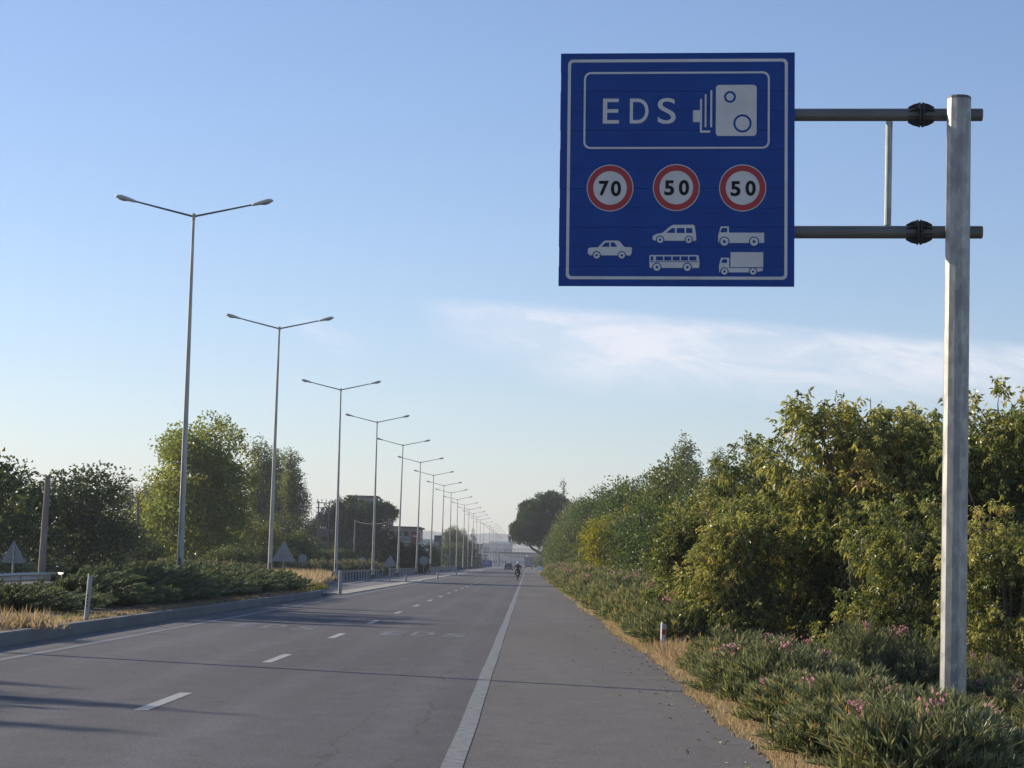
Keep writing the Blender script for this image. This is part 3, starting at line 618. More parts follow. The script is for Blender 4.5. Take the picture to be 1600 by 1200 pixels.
# ------------------------------------------------------------------ oleanders
def oleander(seed, Rr, H, shoots, L=0.15, W=0.019, blooms=7, petal=None, whorls=11):
    r = np.random.default_rng(seed); g = Geo(); gs_ = Geo(); gb = Geo(); tipsl = []
    for i in range(shoots):
        a = r.random() * 6.28; q = math.sqrt(r.random()); ex, ey = math.cos(a) * q * Rr, math.sin(a) * q * Rr
        ez = H * (math.sqrt(max(0.06, 1 - q * q * 0.9)) * r.uniform(0.62, 1.15)); b = np.array((ex * 0.25, ey * 0.25, 0)); e = np.array((ex, ey, ez))
        m = b * 0.45 + e * 0.55 + np.array((-ex * 0.08, -ey * 0.08, 0.06)); t = np.linspace(0.30, 1.0, whorls)[:, None]
        pt_ = (1 - t) ** 2 * b + 2 * t * (1 - t) * m + t * t * e; dv = unit(2 * (1 - t) * (m - b) + 2 * t * (e - m)); dv = unit(dv + np.array((0, 0, 0.6)))
        if i % 3 == 0: gs_.tube([b, m * .5 + (b + e) * .25, e], [0.012, 0.008, 0.004], 3, caps=False)
        n = whorls * 4; pb = np.repeat(pt_, 4, 0); dd = np.repeat(dv, 4, 0); rad = rand_unit(n, r); rad = unit(rad - dd * (rad * dd).sum(1, keepdims=True))
        ld = unit(dd * r.uniform(1.0, 2.0, n)[:, None] + rad * 0.8 + np.array((0, 0, 0.25))); nr = unit(dd * 0.9 - rad * 0.2 + rand_unit(n, r) * 0.2)
        ti = np.clip(0.42 + 0.3 * np.repeat(t[:, 0] - 0.7, 4) + r.normal(0, 0.22, n) + 0.16 * math.sin(i), 0, 1)
        add_leaves(g, pb, ld, nr, L * r.uniform(0.75, 1.2, n), W * r.uniform(.85, 1.2, n), ti, fold=0.15, droop=0.10, mid=0.5)
        tipsl.append(e)
    T = np.array(tipsl); T = T[np.argsort(-T[:, 2] + r.normal(0, .2, len(T)))][:blooms * 3]; sel = T[r.choice(len(T), blooms, replace=False)] if blooms else []
    for c in sel:
        n = 30; p = c + r.normal(0, 0.045, (n, 3)) + np.array((0, 0, 0.06)); dd = unit(rand_unit(n, r) + np.array((0, 0, 0.6)))
        add_leaves(gb, p, dd, rand_unit(n, r), 0.045, 0.042, r.random(n), fold=.1, droop=.1, mid=.6)
    t = thing('oleander_bush', None, 'bush'); g.build('foliage', M_ole, t); gs_.build('stem', M_bark_l, t)
    if blooms: tag(gb.build('blossom', petal or M_pink, t), kind='stuff')
    return t
ol_near = [oleander(200, 0.85, 0.72, 190, blooms=0), oleander(201, 0.9, 0.80, 210, blooms=2), oleander(202, 0.8, 0.66, 180, blooms=1)]
ol_tall = [oleander(205, 1.15, 1.55, 330, blooms=2, whorls=13), oleander(206, 1.1, 1.45, 300, blooms=2, whorls=13)]
NEAR = []
r = np.random.default_rng(301)
# small oleanders in the foreground, filling the corner under the sign
for row, X0 in enumerate((3.0, 3.95, 5.05, 6.0, 7.1)):
    y = 16.6 + row * 2.9
    while y < 37:
        X = X0 + r.uniform(-0.25, 0.25)
        pxx = 825 + X * F / y
        if pxx < 1720 and not (abs(X - 5.75) < 0.75 and 27.6 < y < 30.3) and not (X < 3.8 and y > 34.8): NEAR.append((X, y, r.random() * 6.28, r.uniform(0.70 if row == 0 else 0.60, 0.92) * (.5 if abs(X - 5.4) < 1.5 and y < 29 and y > 21 else 1)))
        y += r.uniform(1.1, 1.55)
NEAR.sort(key=lambda q: q[1])
for i, (X, y, rz, s) in enumerate(NEAR):
    place((ol_near + ol_tall)[rng.integers(0, 3) if rng.random() < .85 or X < 4.6 or y < 31 else 3 + i % 2], USED, (X, y, gz(X)), rz, (s * 1.1, s * 1.1, s * rng.uniform(.8, 1.2)), 'low oleander with narrow leaves in the foreground right of the road, %s from the camera' % ordinal(i), 'low oleanders around the sign pole')
TALL = [(4.1, 43.5, 0.6), (4.2, 50, 0.75), (6.9, 33.5, 0.6), (8.0, 32.5, 0.6), (4.1, 58, 0.85), (5.2, 66, 1.1), (4.3, 68, 0.9), (4.5, 74, 1.05), (4.3, 80, 0.95), (5.3, 86, 1.2), (4.4, 92, 1.05), (4.3, 99, 1.0),
        (4.5, 107, 1.1), (4.4, 116, 1.1), (4.3, 126, 1.0), (4.4, 137, 1.1), (4.5, 149, 1.15), (4.3, 162, 1.1), (4.4, 176, 1.2), (4.3, 192, 1.2), (4.4, 209, 1.2), (4.3, 228, 1.3), (4.4, 249, 1.3), (4.5, 272, 1.4), (4.5, 300, 1.5)]
FRONT = []
y = 43.0
while y < 260:
    FRONT.append((3.22 + r.uniform(-.12, .15), y, min(1.9, 1.0 + y / 160) * r.uniform(.9, 1.1))); y += 1.35 * (1 + (y - 38) / 55)
for i, (X, y, s) in enumerate(FRONT):
    place(ol_near[i % 3], USED, (X, y, gz(X)), r.random() * 6.28, s, 'low oleander touching the dry verge grass, %s from the camera in that front row' % ordinal(i), 'low oleanders along the verge grass')
TALL.sort(key=lambda q: q[1])
for i, (X, y, s) in enumerate(TALL):
    place(ol_tall[i % 2], USED, (X, y, gz(X)), r.random() * 6.28, s, 'tall pink flowering oleander along the right verge, %s from the camera' % ordinal(i), 'tall oleanders along the right verge')
# oleanders beyond the opposite road
ol_far = oleander(210, 1.5, 1.5, 220, L=0.22, W=0.05, blooms=16, petal=M_faded, whorls=10)
FARO = [(X_at(px, d), d, s) for px, d, s in ((20, 100, 0.75), (75, 98, .72), (118, 102, .82), (150, 101, .85), (185, 104, .8), (225, 106, .8), (262, 108, .85), (300, 112, .8), (338, 116, .8), (372, 120, .75), (405, 125, .7),
                                            (455, 165, .8), (478, 168, .85), (500, 172, .9), (520, 176, .85), (540, 180, .9), (556, 184, .95), (572, 188, .9), (588, 195, .8))]
FARO = [(X_at(px, d), d, q[2]) for q in FARO for px in [825 + q[0] * F / q[1]] for d in [q[1] if q[1] > 160 else (27.5 if px < 245 else 15.3) * F / (825 - px)]]
for i, (X, y, s) in enumerate(FARO):
    place(ol_far, USED, (X, y, 0.0 if y < 160 else 0), r.random() * 6.28, s, 'pale flowering oleander across the median, %s in its row' % (['leftmost'] + ORD[1:])[i].replace('nearest', 'leftmost'), 'faded oleanders beyond the median')

# ------------------------------------------------------------------ junipers
def juniper(seed, Rr, H, sprays, lean=0.7):
    r = np.random.default_rng(seed); g = Geo(); gst = Geo()
    for i in range(sprays):
        a = r.random() * 6.28; q = r.uniform(0.35, 1.0); e = np.array((math.cos(a) * q * Rr + lean * 0.4, math.sin(a) * q * Rr, H * (1.02 - 0.75 * q * q) * r.uniform(.7, 1.1)))
        b = np.array((e[0] * 0.15 - lean * 0.5, e[1] * 0.2, 0.02)); m = (b + e) / 2 + np.array((0, 0, 0.14 * H)); e2 = e + np.array((lean * 0.25, 0, 0.10 + 0.05 * r.random()))
        K = 26; t = np.linspace(0.25, 1.0, K)[:, None]; pt_ = (1 - t) ** 2 * b + 2 * t * (1 - t) * m + t * t * e2; dv = unit(2 * (1 - t) * (m - b) + 2 * t * (e2 - m))
        if i % 4 == 0: gst.tube([b, (b + e2) / 4 + m / 2, e2], [0.014, 0.009, 0.003], 3, caps=False)
        k = 7; n = K * k; pb = np.repeat(pt_, k, 0); dd = np.repeat(dv, k, 0); rad = unit(rand_unit(n, r)); 
        ld = unit(dd * 1.35 + rad * 0.8 + np.array((lean * 0.35, 0, 0.18))); Ls = 0.17 * np.repeat(1.25 - t[:, 0] * 0.75, k) * r.uniform(.6, 1.2, n)
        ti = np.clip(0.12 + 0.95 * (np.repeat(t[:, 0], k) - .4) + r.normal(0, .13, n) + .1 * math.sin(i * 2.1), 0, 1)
        add_leaves(g, pb + r.normal(0, .018, (n, 3)), ld, rand_unit(n, r), Ls * 1.1, 0.034, ti, fold=.2, droop=.06, mid=.35)
    t = thing('juniper_shrub', None, 'shrub'); g.build('foliage', M_jun, t); gst.build('stem', M_bark, t); return t
jn = [juniper(221, 1.4, 0.88, 84), juniper(222, 1.35, 0.75, 76), juniper(223, 1.4, 0.62, 78, 0.9)]
JUN = []
r = np.random.default_rng(311)
for y in np.arange(47, 88, 2.15):
    JUN.append((-10.35 + r.uniform(-.25, .2) - (0.35 if y < 55 else 0), y + r.uniform(-.4, .4), r.uniform(.92, 1.12) * (.75 if y < 53 else 1)))
    JUN.append((-12.3 + r.uniform(-.3, .3), y + r.uniform(-.6, .6), r.uniform(1.0, 1.2) * (.62 if y < 62 else 1)))
for y in np.arange(70, 90, 3.0): JUN.append((-14.4 + r.uniform(-.3, .3), y, r.uniform(1.05, 1.25)))
for X, y in ((-13.9, 94), (-14.5, 99)): JUN.append((X, y, 0.85))
JUN = [q for q in JUN if q[0] * F / q[1] > -900]
JUN.sort(key=lambda q: q[1])
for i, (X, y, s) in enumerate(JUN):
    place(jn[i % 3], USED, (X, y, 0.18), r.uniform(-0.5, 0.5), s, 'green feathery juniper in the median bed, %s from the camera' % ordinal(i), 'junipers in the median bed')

# ------------------------------------------------------------------ dry grass and litter
def grass(name, pts, hmin, hmax, m, seed, w0=0.012, lean=0.45, tuft=9, spread=0.05, tint=None, label=None):
    r = np.random.default_rng(seed); P0 = np.repeat(pts, tuft, 0); n = len(P0); P0 = P0 + np.stack([r.normal(0, spread, n), r.normal(0, spread, n), np.zeros(n)], 1)
    hh = r.uniform(hmin, hmax, n) * np.repeat(r.uniform(.5, 1.1, len(pts)), tuft); d = np.stack([r.normal(0, lean, n), r.normal(0, lean, n), np.ones(n)], 1); g = Geo()
    add_leaves(g, P0, d, rand_unit(n, r), hh, w0, np.clip(r.normal(.5, .2, n), 0, 1), droop=.2, mid=.3)
    return tag(g.build(name, m), label, None, None, 'stuff')
r = np.random.default_rng(401)
def edge_at(y): return np.interp(y, yy, ed)
n = 5200; y = 14 + 60 * r.random(n) ** 1.5; x = edge_at(y) + 0.03 + np.abs(r.normal(0, 0.19, n)) * (1 + 0.3 * np.sin(y * 0.8))
grass('dry_grass', np.stack([x, y, np.full(n, -0.06)], 1), 0.04, 0.17, M_grass, 402, w0=0.010)
n = 900; y = 36 + 9 * r.random(n); x = edge_at(y) + 0.3 + np.abs(r.normal(0, 0.45, n))
grass('tall_dry_grass', np.stack([x, y, np.full(n, -0.08)], 1), 0.18, 0.42, M_grass, 412, w0=0.012, lean=.3)
n = 5200; y = 70 + 330 * r.random(n) ** 1.6; x = edge_at(y) + 0.05 + np.abs(r.normal(0, 0.42, n))
grass('far_dry_grass', np.stack([x, y, np.full(n, -0.08)], 1), 0.10, 0.30, M_grass, 403, w0=0.035, tuft=6, spread=.12)
n = 2600; y = 34 + 60 * r.random(n) ** 1.2; x = -8.95 - np.abs(r.normal(0, 0.35, n))
grass('bed_dry_grass', np.stack([x, y, np.full(n, 0.19)], 1), 0.03, 0.13, M_grass, 404, w0=0.012)
n = 380; y = 35.5 + 13 * r.random(n); x = -9.1 - 2.2 * r.random(n)
grass('bed_weeds', np.stack([x, y, np.full(n, 0.19)], 1), 0.06, 0.20, M_weed, 405, w0=0.013, lean=.3)
c = G(18, 985, 0.2); n = 60; pts = np.stack([r.normal(c.x - .1, .35, n), r.normal(c.y + 1.2, .8, n), np.full(n, .19)], 1)
grass('bed_tall_weeds', pts, 0.2, 0.5, M_grass, 406, w0=0.016, lean=.4)
# golden grass at the far end of the bed
n = 2300; y = r.uniform(88, 136, n); t = (y - 88) / 48; x = -9.3 - t * 2.9 - 3.2 * r.random(n)
grass('golden_grass', np.stack([x, y, np.full(n, .2)], 1), 0.35, 0.80, M_grass, 407, w0=0.04, lean=.3, tuft=10, spread=.15)
n = 500; y = r.uniform(88, 99, n); x = -9.1 - 1.2 * r.random(n)
grass('bed_green_grass', np.stack([x, y, np.full(n, .2)], 1), 0.15, 0.4, M_weed, 408, w0=0.03, lean=.3, tuft=8, spread=.1)
# fallen leaves and crumbs on the verges
g = Geo(); n = 2600; y = 14 + 60 * r.random(n) ** 1.4; x = edge_at(y) + 0.02 + r.exponential(0.22, n); z = np.full(n, -0.035)
m_ = r.random(n) < 0.07; x[m_] = edge_at(y[m_]) - r.exponential(0.25, m_.sum()); z[m_] = 0.008
add_leaves(g, np.stack([x, y, z], 1), np.stack([r.normal(size=n), r.normal(size=n), r.uniform(-.1, .35, n)], 1), np.array((0, 0, 1.0)) + rand_unit(n, r) * .5, 0.065, 0.035, r.random(n))
n = 900; y = 35 + 55 * r.random(n); x = -8.82 - r.exponential(0.3, n)
add_leaves(g, np.stack([x, y, np.full(n, .235)], 1), np.stack([r.normal(size=n), r.normal(size=n), r.uniform(-.1, .35, n)], 1), np.array((0, 0, 1.0)) + rand_unit(n, r) * .5, 0.07, 0.04, r.random(n))
tag(g.build('fallen_leaves', leaf_mat('litter', [(0, (0.16, 0.10, 0.06)), (.6, (0.42, 0.31, 0.20)), (1, (0.60, 0.52, 0.42))], .8, .1)), None, None, None, 'stuff')

# ------------------------------------------------------------------ street lamps
M_galv = mat('galvanized_steel', (0.46, 0.44, 0.39), 0.5, 0.4, c2=(0.34, 0.33, 0.30), scale=5, detail=6, stretch=(1, 1, .3))
M_dgrey = mat('weathered_steel', (0.10, 0.10, 0.10), 0.5, 0.3, c2=(0.14, 0.14, 0.135), scale=3)
M_head = mat('lamp_housing', (0.48, 0.48, 0.46), 0.45)
M_glass = mat('lamp_glass', (0.35, 0.36, 0.36), 0.15)
M_base = mat('dark_base', (0.07, 0.07, 0.07), .8)
LT = [(302.4, 343.6), (435, 513), (534, 609.5), (590, 660.5), (627.5, 696.5), (655.8, 723.3), (676.7, 743.5), (693, 759.5), (705.6, 770.8), (716, 781.3), (726, 790), (733, 797), (739.5, 803), (745.5, 808), (751, 813), (756, 818)]
LH = 11.0     # lamp top above the camera
def horizon(px): return 880 + math.tan(ROLL) * (px - 825)
def lamp_proto():
    t = thing('street_lamp', None, 'street lamp'); H = LH + CAMZ
    g = Geo(); zz = np.linspace(0.25, H, 9); g.tube([(0, 0, z) for z in zz], np.linspace(0.115, 0.045, 9), 8); g.tube([(0, 0, H - .12), (0, 0, H + .10)], [0.06, 0.06], 8)
    g.build('pole', M_galv, t)
    g = Geo(); g.tube([(0, 0, 0), (0, 0, .04)], [.24, .24], 4, phase=.785).tube([(0, 0, .04), (0, 0, .32)], [.135, .12], 8); g.build('base', M_base, t)
    g = Geo(); g.box(-.05, .05, -.125, -.10, .9, 1.3); g.build('service_door', M_dgrey, t)
    for s in (-1, 1):
        g = Geo(); g.tube([(0, 0, H), (s * 1.0, 0, H + .23), (s * 2.02, 0, H + .47)], [.036, .032, .028], 7); a = g.build('arm', M_dgrey, t)
        g = Geo(); rings = []
        for q, wd, hu, hd in ((1.92, .035, .035, .035), (2.0, .06, .055, .05), (2.2, .10, .085, .055), (2.42, .14, .10, .06), (2.55, .13, .07, .05), (2.62, .06, .02, .03)):
            zc = H + .47 + (q - 2.02) * .235
            rings.append([(s * q, wd * c, zc + (hu if sn > 0 else hd) * sn) for c, sn in ((math.cos(k * math.pi / 5), math.sin(k * math.pi / 5)) for k in range(10))])
        g.loft(rings); h = g.build('lamp_head', M_head, t, smooth=True)
        g = Geo(); zc = H + .47
        rings = [[(s * q, wd * c, zc + (q - 2.02) * .235 - .045 - dz * abs(sn)) for c, sn in ((math.cos(k * math.pi / 5), math.sin(k * math.pi / 5)) for k in range(10))] for q, wd, dz in ((2.22, .06, .02), (2.38, .11, .05), (2.52, .09, .03))]
        g.loft(rings); g.build('lens', M_glass, h, smooth=True)
    return t
lp = lamp_proto()
lamps = [(-11.9, 36.2)]
for px, py in LT:
    d = F * LH / (horizon(px) - py); q = P(px, py, d); lamps.append((q.x + 0.35 * 0, d))
d = lamps[-1][1]
for k in range(10): d += 37; lamps.append((-11.8, d))
for i, (x, d) in enumerate(lamps):
    lab = 'tall double armed lamp left of the frame, casting its shadow over the near lanes' if i == 0 else ('tall grey double armed street lamp, %s of the row in view' % ordinal(i - 1))
    o_ = place(lp, USED, (x, d, 0.18 if d < 100 else 0.0), R(rng.uniform(-1.5, 1.5)), 1.0, lab, 'double armed lamps along the median'); o_.rotation_euler[1] = R(rng.normal(0, .22)) if i > 1 else 0

# ------------------------------------------------------------------ the big sign
PX, PY = X_at(1491, 29.4), 29.4
root = thing('overhead_road_sign', 'large blue EDS speed camera sign hung from a galvanized pole on two arms', 'road sign', (PX, PY, -0.55))
def galv_pole():
    m = bpy.data.materials.new('spangled_zinc'); m.use_nodes = True; n = m.node_tree; b = n.nodes['Principled BSDF']; L = n.links.new
    t = n.nodes.new('ShaderNodeTexCoord'); vo = n.nodes.new('ShaderNodeTexVoronoi'); vo.inputs['Scale'].default_value = 16
    mp = n.nodes.new('ShaderNodeMapping'); mp.inputs['Scale'].default_value = (1, 1, .45); L(t.outputs['Object'], mp.inputs[0]); L(mp.outputs[0], vo.inputs[0])
    z = n.nodes.new('ShaderNodeTexNoise'); z.inputs['Scale'].default_value = 5; z.inputs['Detail'].default_value = 8; L(mp.outputs[0], z.inputs[0])
    mx_ = n.nodes.new('ShaderNodeMix'); mx_.inputs[0].default_value = .75; L(vo.outputs['Color'], mx_.inputs[2]); L(z.outputs[0], mx_.inputs[3])
    r_ = n.nodes.new('ShaderNodeValToRGB'); r_.color_ramp.elements[0].position = .38; r_.color_ramp.elements[1].position = .62
    r_.color_ramp.elements[0].color = (.23, .235, .225, 1); r_.color_ramp.elements[1].color = (.37, .37, .34, 1); L(mx_.outputs[0], r_.inputs[0]); L(r_.outputs[0], b.inputs[0])
    b.inputs['Roughness'].default_value = .48; b.inputs['Metallic'].default_value = .55; return m
M_zinc = galv_pole()
PH = P(1503, 155, PY).z + 0.55
rz_pole = R(-5)
g = Geo(); c8 = .167
g.tube([(0, 0, -.3), (0, 0, PH - .02), (0, 0, PH)], [c8 * 1.06, c8 * .98, c8 * .96], 12, phase=math.pi / 12 + rz_pole); pole = g.build('pole', M_zinc, root)
g = Geo(); g.tube([(0, 0, PH), (0, 0, PH + .035)], [c8 * 1.0, c8 * .9], 12, phase=math.pi / 12 + rz_pole); g.build('cap', M_dgrey, pole)
g = Geo(); g.tube([(0, 0, -.02), (0, 0, .03)], [.42, .42], 4, phase=.785)
for a in range(8): g.tube([(math.cos(a * .785) * .3, math.sin(a * .785) * .3, .03), (math.cos(a * .785) * .3, math.sin(a * .785) * .3, .09)], [.02, .02], 6)
g.build('base_plate', M_zinc, root)
# frame of arms and panel: turned 4 deg about the pole and sagging 0.8 deg
YAW, SAG = R(-4.0), R(-0.8)
def local(px, py, off=0.0):
    """photo pixel to (u, w) in the sign's own plane, measured from the pole axis at the sign plane"""
    o = Vector((PX, PY, -0.55)) + Vector((-math.sin(YAW), math.cos(YAW), 0)) * off; n = Vector((math.sin(YAW), -math.cos(YAW), 0)); ax = Vector((math.cos(YAW), math.sin(YAW), 0))
    v = cr * (px - 800) + cu * (600 - py) + cf * F; t = (o - CAM).dot(n) / v.dot(n); p = CAM + v * t - o
    return p.dot(ax), p.z
Rm = Matrix.Rotation(YAW, 4, 'Z') @ Matrix.Rotation(0, 4, 'Y')
def uvs(px, py): return local(px, py)
def arm(py_l, py_r, name='arm'):
    yb = .27; u1, z1 = local(1535, py_r, yb); u0_, z0_ = local(960, py_l, yb)
    g = Geo(); pts = [Rm @ Vector((u0_, yb, z0_)), Rm @ Vector((u1 - .02, yb, z1)), Rm @ Vector((u1, yb, z1))]
    g.tube([tuple(p) for p in pts], [.088, .088, .084], 16); a = g.build(name, M_arm, root, smooth=False)
    # bolted coupling: two flanges, ribs and bolts
    uc, zc = local(1439 if py_r < 300 else 1436, (py_l + py_r) / 2, yb); gg = Geo()
    dr = (pts[1] - pts[0]).normalized(); c = Vector(pts[0]) + dr * ((uc - u0_)); up = Vector((0, 0, 1)); sd = dr.cross(up).normalized(); up = sd.cross(dr)
    for s in (-1, 1): gg.tube([tuple(c + dr * s * .012), tuple(c + dr * s * .034)], [.175, .175], 12)
    for k in range(8):
        an = k * math.pi / 4 + .39; o_ = math.cos(an) * up + math.sin(an) * sd; tq = dr.cross(o_) * .006
        for s in (-1, 1):
            prof = [(.034, .085), (.034, .165), (.10, .150), (.175, .110), (.175, .085)]
            va = [tuple(c + dr * (s * a_) + o_ * b_ + tq) for a_, b_ in prof] + [tuple(c + dr * (s * a_) + o_ * b_ - tq) for a_, b_ in prof]; m5 = 5
            gg.add(va, [tuple(range(5)), tuple(range(9, 4, -1))] + [(i_, i_ + 5, (i_ + 1) % 5 + 5, (i_ + 1) % 5) for i_ in range(5)])
        o2 = math.cos(an + .39) * up + math.sin(an + .39) * sd
        gg.tube([tuple(c - dr * .055 + o2 * .14), tuple(c + dr * .055 + o2 * .14)], [.014, .014], 6)
    gg.build('flange_coupling', M_coup, a)
    return pts
M_arm = mat('grey_steel_pipe', (0.17, 0.17, 0.17), .5, .3, c2=(0.12, .12, .12), scale=3, stretch=(.3, 1, 1))
M_coup = mat('dark_cast_steel', (.045, .048, .052), .5, .4)
pa = arm(179.5, 179.5); pb = arm(362.5, 363)
u1, z1 = local(1389.5, 190, .27); u2, z2 = local(1387, 352, .27)
g = Geo(); g.tube([tuple(Rm @ Vector((u2, .27, z2))), tuple(Rm @ Vector((u1, .27, z1)))], [.047, .047], 12); g.build('brace', M_zinc, root)
# saddle plates that hold the arms to the pole
for pts in (pa, pb):
    q = Rm @ Vector((0, .30, 0)); g = Geo(); z = pts[1].z; g.box(-.10, .10, .16, .24, z - .13, z + .13, mtx=Rm.to_3x3().to_4x4()); g.build('bracket', M_coup, root)

M_blue = mat('blue_sheeting', (0.003, 0.048, 0.25), .4, c2=(0.004, 0.057, 0.285), scale=2, detail=5, spec=.2)
M_white = mat('white_sheeting', (0.66, 0.65, 0.62), .4, c2=(.58, .57, .55), scale=3)
M_red = mat('red_sheeting', (0.40, 0.012, 0.022), .4, c2=(.34, .012, .02), scale=5)
M_black = mat('black_print', (0.004, 0.004, 0.006), .6, spec=.2)
M_alu = mat('aluminium_back', (.35, .35, .36), .45, .7)
# corners of the panel in the photo -> local rectangle
uL, _ = local(874.5, 265, .1); uR, _ = local(1241.5, 265, .1)
_, zT = local(1058, 82.5, .1); _, zB = local(1057, 447.5, .1)
SW = uR - uL; SH = zT - zB
PM = Rm @ Matrix.Translation(((uL + uR) / 2, 0.10, (zT + zB) / 2)) @ Matrix.Rotation(R(0.8), 4, 'Y').inverted()
panel = bpy.data.objects.new('sign_panel', None)
g = Geo(); NB = 12
for i in range(NB):      # extruded planks
    z0_ = -SH / 2 + i * SH / NB; z1_ = z0_ + SH / NB; e = .0018; jit = (i * 7 % 5 - 2) * 0.0008
    g.sweep([(0.0 + jit, z0_ + e), (0.0 + jit, z1_ - e), (.030, z1_ - e), (.030, z0_ + e)], 0, -SW / 2 + (.004 if i % 3 == 1 else 0), SW / 2)
for z in (-SH * .33, 0, SH * .33): pass
g.box(-SW / 2 + .01, SW / 2 - .01, .0305, .0335, -SH / 2 + .01, SH / 2 - .01)
gm = g.build('sign_panel', [M_blue], root); bpy.data.objects.remove(panel); panel = gm
panel.matrix_local = PM
g = Geo()
for x in (-SW * .38, 0, SW * .38): g.box(x - .04, x + .04, .034, .078, -SH / 2 + .1, SH / 2 - .1)
g.build('support_rail', M_alu, panel)
# sign artwork, in pixels of a 1101 px wide picture of the panel
def A(x, y): return ((x - 594) / 1101 * SW, (617 - y) / 1098 * SH)
def poly(g, pts, y, mi=0): 
    v = [(*[A(*p)[0]], y, A(*p)[1]) for p in pts]; g.add(v, [tuple(range(len(v)))[::-1]], mi=mi)
def arc(cx, cy, r, a0, a1, n=8): return [(cx + r * math.cos(R(a0 + (a1 - a0) * i / n)), cy + r * math.sin(R(a0 + (a1 - a0) * i / n))) for i in range(n + 1)]
def rrect(x0, y0, x1, y1, r): return arc(x0 + r, y0 + r, r, 180, 270) + arc(x1 - r, y0 + r, r, 270, 360) + arc(x1 - r, y1 - r, r, 0, 90) + arc(x0 + r, y1 - r, r, 90, 180)
def ring(g, a, b, y, mi=0):
    n = len(a); v = [(A(*p)[0], y, A(*p)[1]) for p in a + b]; g.add(v, [(i, (i + 1) % n, (i + 1) % n + n, i + n) for i in range(n)], mi=mi)
Y1, Y2, Y3, Y4 = -.004, -.006, -.008, -.010
g = Geo(); ring(g, rrect(78, 98, 1112, 1134, 24), rrect(92, 112, 1098, 1120, 14), Y1); g.build('border', M_white, panel)
g = Geo(); ring(g, rrect(154, 158, 1028, 522, 34), rrect(163, 167, 1019, 513, 26), Y1); g.build('inner_border', M_white, panel)
def letters(chs, size_px, y, m, name, parent, bold, wscale=1.0):
    g = Geo()
    for ch, x0, x1, y0, y1 in chs:
        v, f = text_polys(ch, 1.0, bold); w_ = v[:, 0].max() - v[:, 0].min(); h_ = v[:, 1].max() - v[:, 1].min()
        X0, Z1 = A(x0, y0); X1, Z0 = A(x1, y1); v2 = np.stack([(v[:, 0] / w_ + .5) * (X1 - X0) + X0, np.full(len(v), y), (v[:, 1] / h_ + .5) * (Z1 - Z0) + Z0], 1); g.add(v2, f)
    return g.build(name, m, parent)
letters([('E', 245, 321, 284, 402), ('D', 372, 460, 284, 402), ('S', 503, 588, 282, 404)], 0, Y1, M_white, 'lettering', panel, .004)
g = Geo(); poly(g, rrect(776, 221, 967, 462, 16), Y1)
for cx, cy, r1, r0_ in ((842, 278, 28, 18), (901, 403, 43, 33)):
    a = arc(cx, cy, r1, 0, 360, 28)[:-1]; b = arc(cx, cy, r0_, 0, 360, 28)[:-1]; ring(g, a, b, Y2, 1)
for q in ((669, 340, 702, 396), (702, 287, 711, 440), (702, 436, 750, 446), (724, 265, 732, 420), (750, 246, 759, 420)): poly(g, [(q[0], q[1]), (q[2], q[1]), (q[2], q[3]), (q[0], q[3])], Y1 if q[0] != 702 or q[1] == 287 else Y1 - .001)
g.build('camera_pictogram', [M_white, M_blue], panel)
for cx, cy, ds in ((282, 706, (('7', 230, 276, 672, 743), ('0', 286, 334, 672, 745))), (593, 704, (('5', 537, 583, 670, 741), ('0', 605, 653, 668, 741))), (903, 706, (('5', 847, 893, 674, 745), ('0', 916, 964, 672, 743)))):
    g = Geo(); poly(g, arc(cx, cy, 110, 0, 360, 48)[:-1], Y1); ring(g, arc(cx, cy, 106, 0, 360, 48)[:-1], arc(cx, cy, 79, 0, 360, 48)[:-1], Y2, 1)
    dsc = g.build('speed_limit_disc', [M_white, M_red], panel)
    letters(ds, 0, Y3, M_black, 'digits', dsc, .032)
# vehicle pictograms: white silhouettes with blue windows and wheel rings
def wheels(g, *ws):
    for cx, cy, rr_ in ws:
        poly(g, arc(cx, cy, rr_ + 5, 0, 360, 20)[:-1], Y2, 1); poly(g, arc(cx, cy, rr_, 0, 360, 20)[:-1], Y3, 0); poly(g, arc(cx, cy, rr_ * .38, 0, 360, 12)[:-1], Y4, 1)
g = Geo(); poly(g, [(181, 990), (190, 986), (228, 984), (256, 956), (262, 953), (322, 953), (330, 957), (352, 983), (384, 984), (387, 990), (386, 1012), (380, 1022), (190, 1022), (180, 1012)], Y1)
for q in ([(243, 982), (262, 962), (281, 961), (281, 982)], [(288, 961), (304, 961), (318, 982), (288, 982)]): poly(g, q, Y2, 1)
wheels(g, (222, 1022, 15), (340, 1022, 15)); g.build('car_pictogram', [M_white, M_blue], panel)
g = Geo(); poly(g, [(483, 940), (486, 930), (500, 922), (530, 916), (568, 884), (580, 879), (672, 878), (680, 882), (686, 920), (688, 950), (680, 954), (492, 952), (485, 948)], Y1)
for q in ([(547, 916), (574, 894), (588, 894), (588, 917)], [(596, 894), (632, 894), (634, 917), (596, 917)], [(640, 894), (668, 894), (670, 917), (640, 917)]): poly(g, q, Y2, 1)
wheels(g, (519, 949, 15), (653, 949, 15)); g.build('van_pictogram', [M_white, M_blue], panel)
g = Geo(); poly(g, [(470, 1022), (474, 1020), (696, 1020), (699, 1024), (704, 1052), (702, 1080), (472, 1080), (469, 1060)], Y1)
poly(g, [(476, 1026), (488, 1026), (488, 1046), (474, 1046)], Y2, 1)
for i in range(5): x = 500 + i * 39; poly(g, [(x, 1026), (x + 33, 1026), (x + 34, 1046), (x, 1046)], Y2, 1)
poly(g, [(472, 1050), (702, 1050), (702, 1053), (472, 1053)], Y2, 1)
wheels(g, (505, 1077, 17), (647, 1077, 17)); g.build('bus_pictogram', [M_white, M_blue], panel)
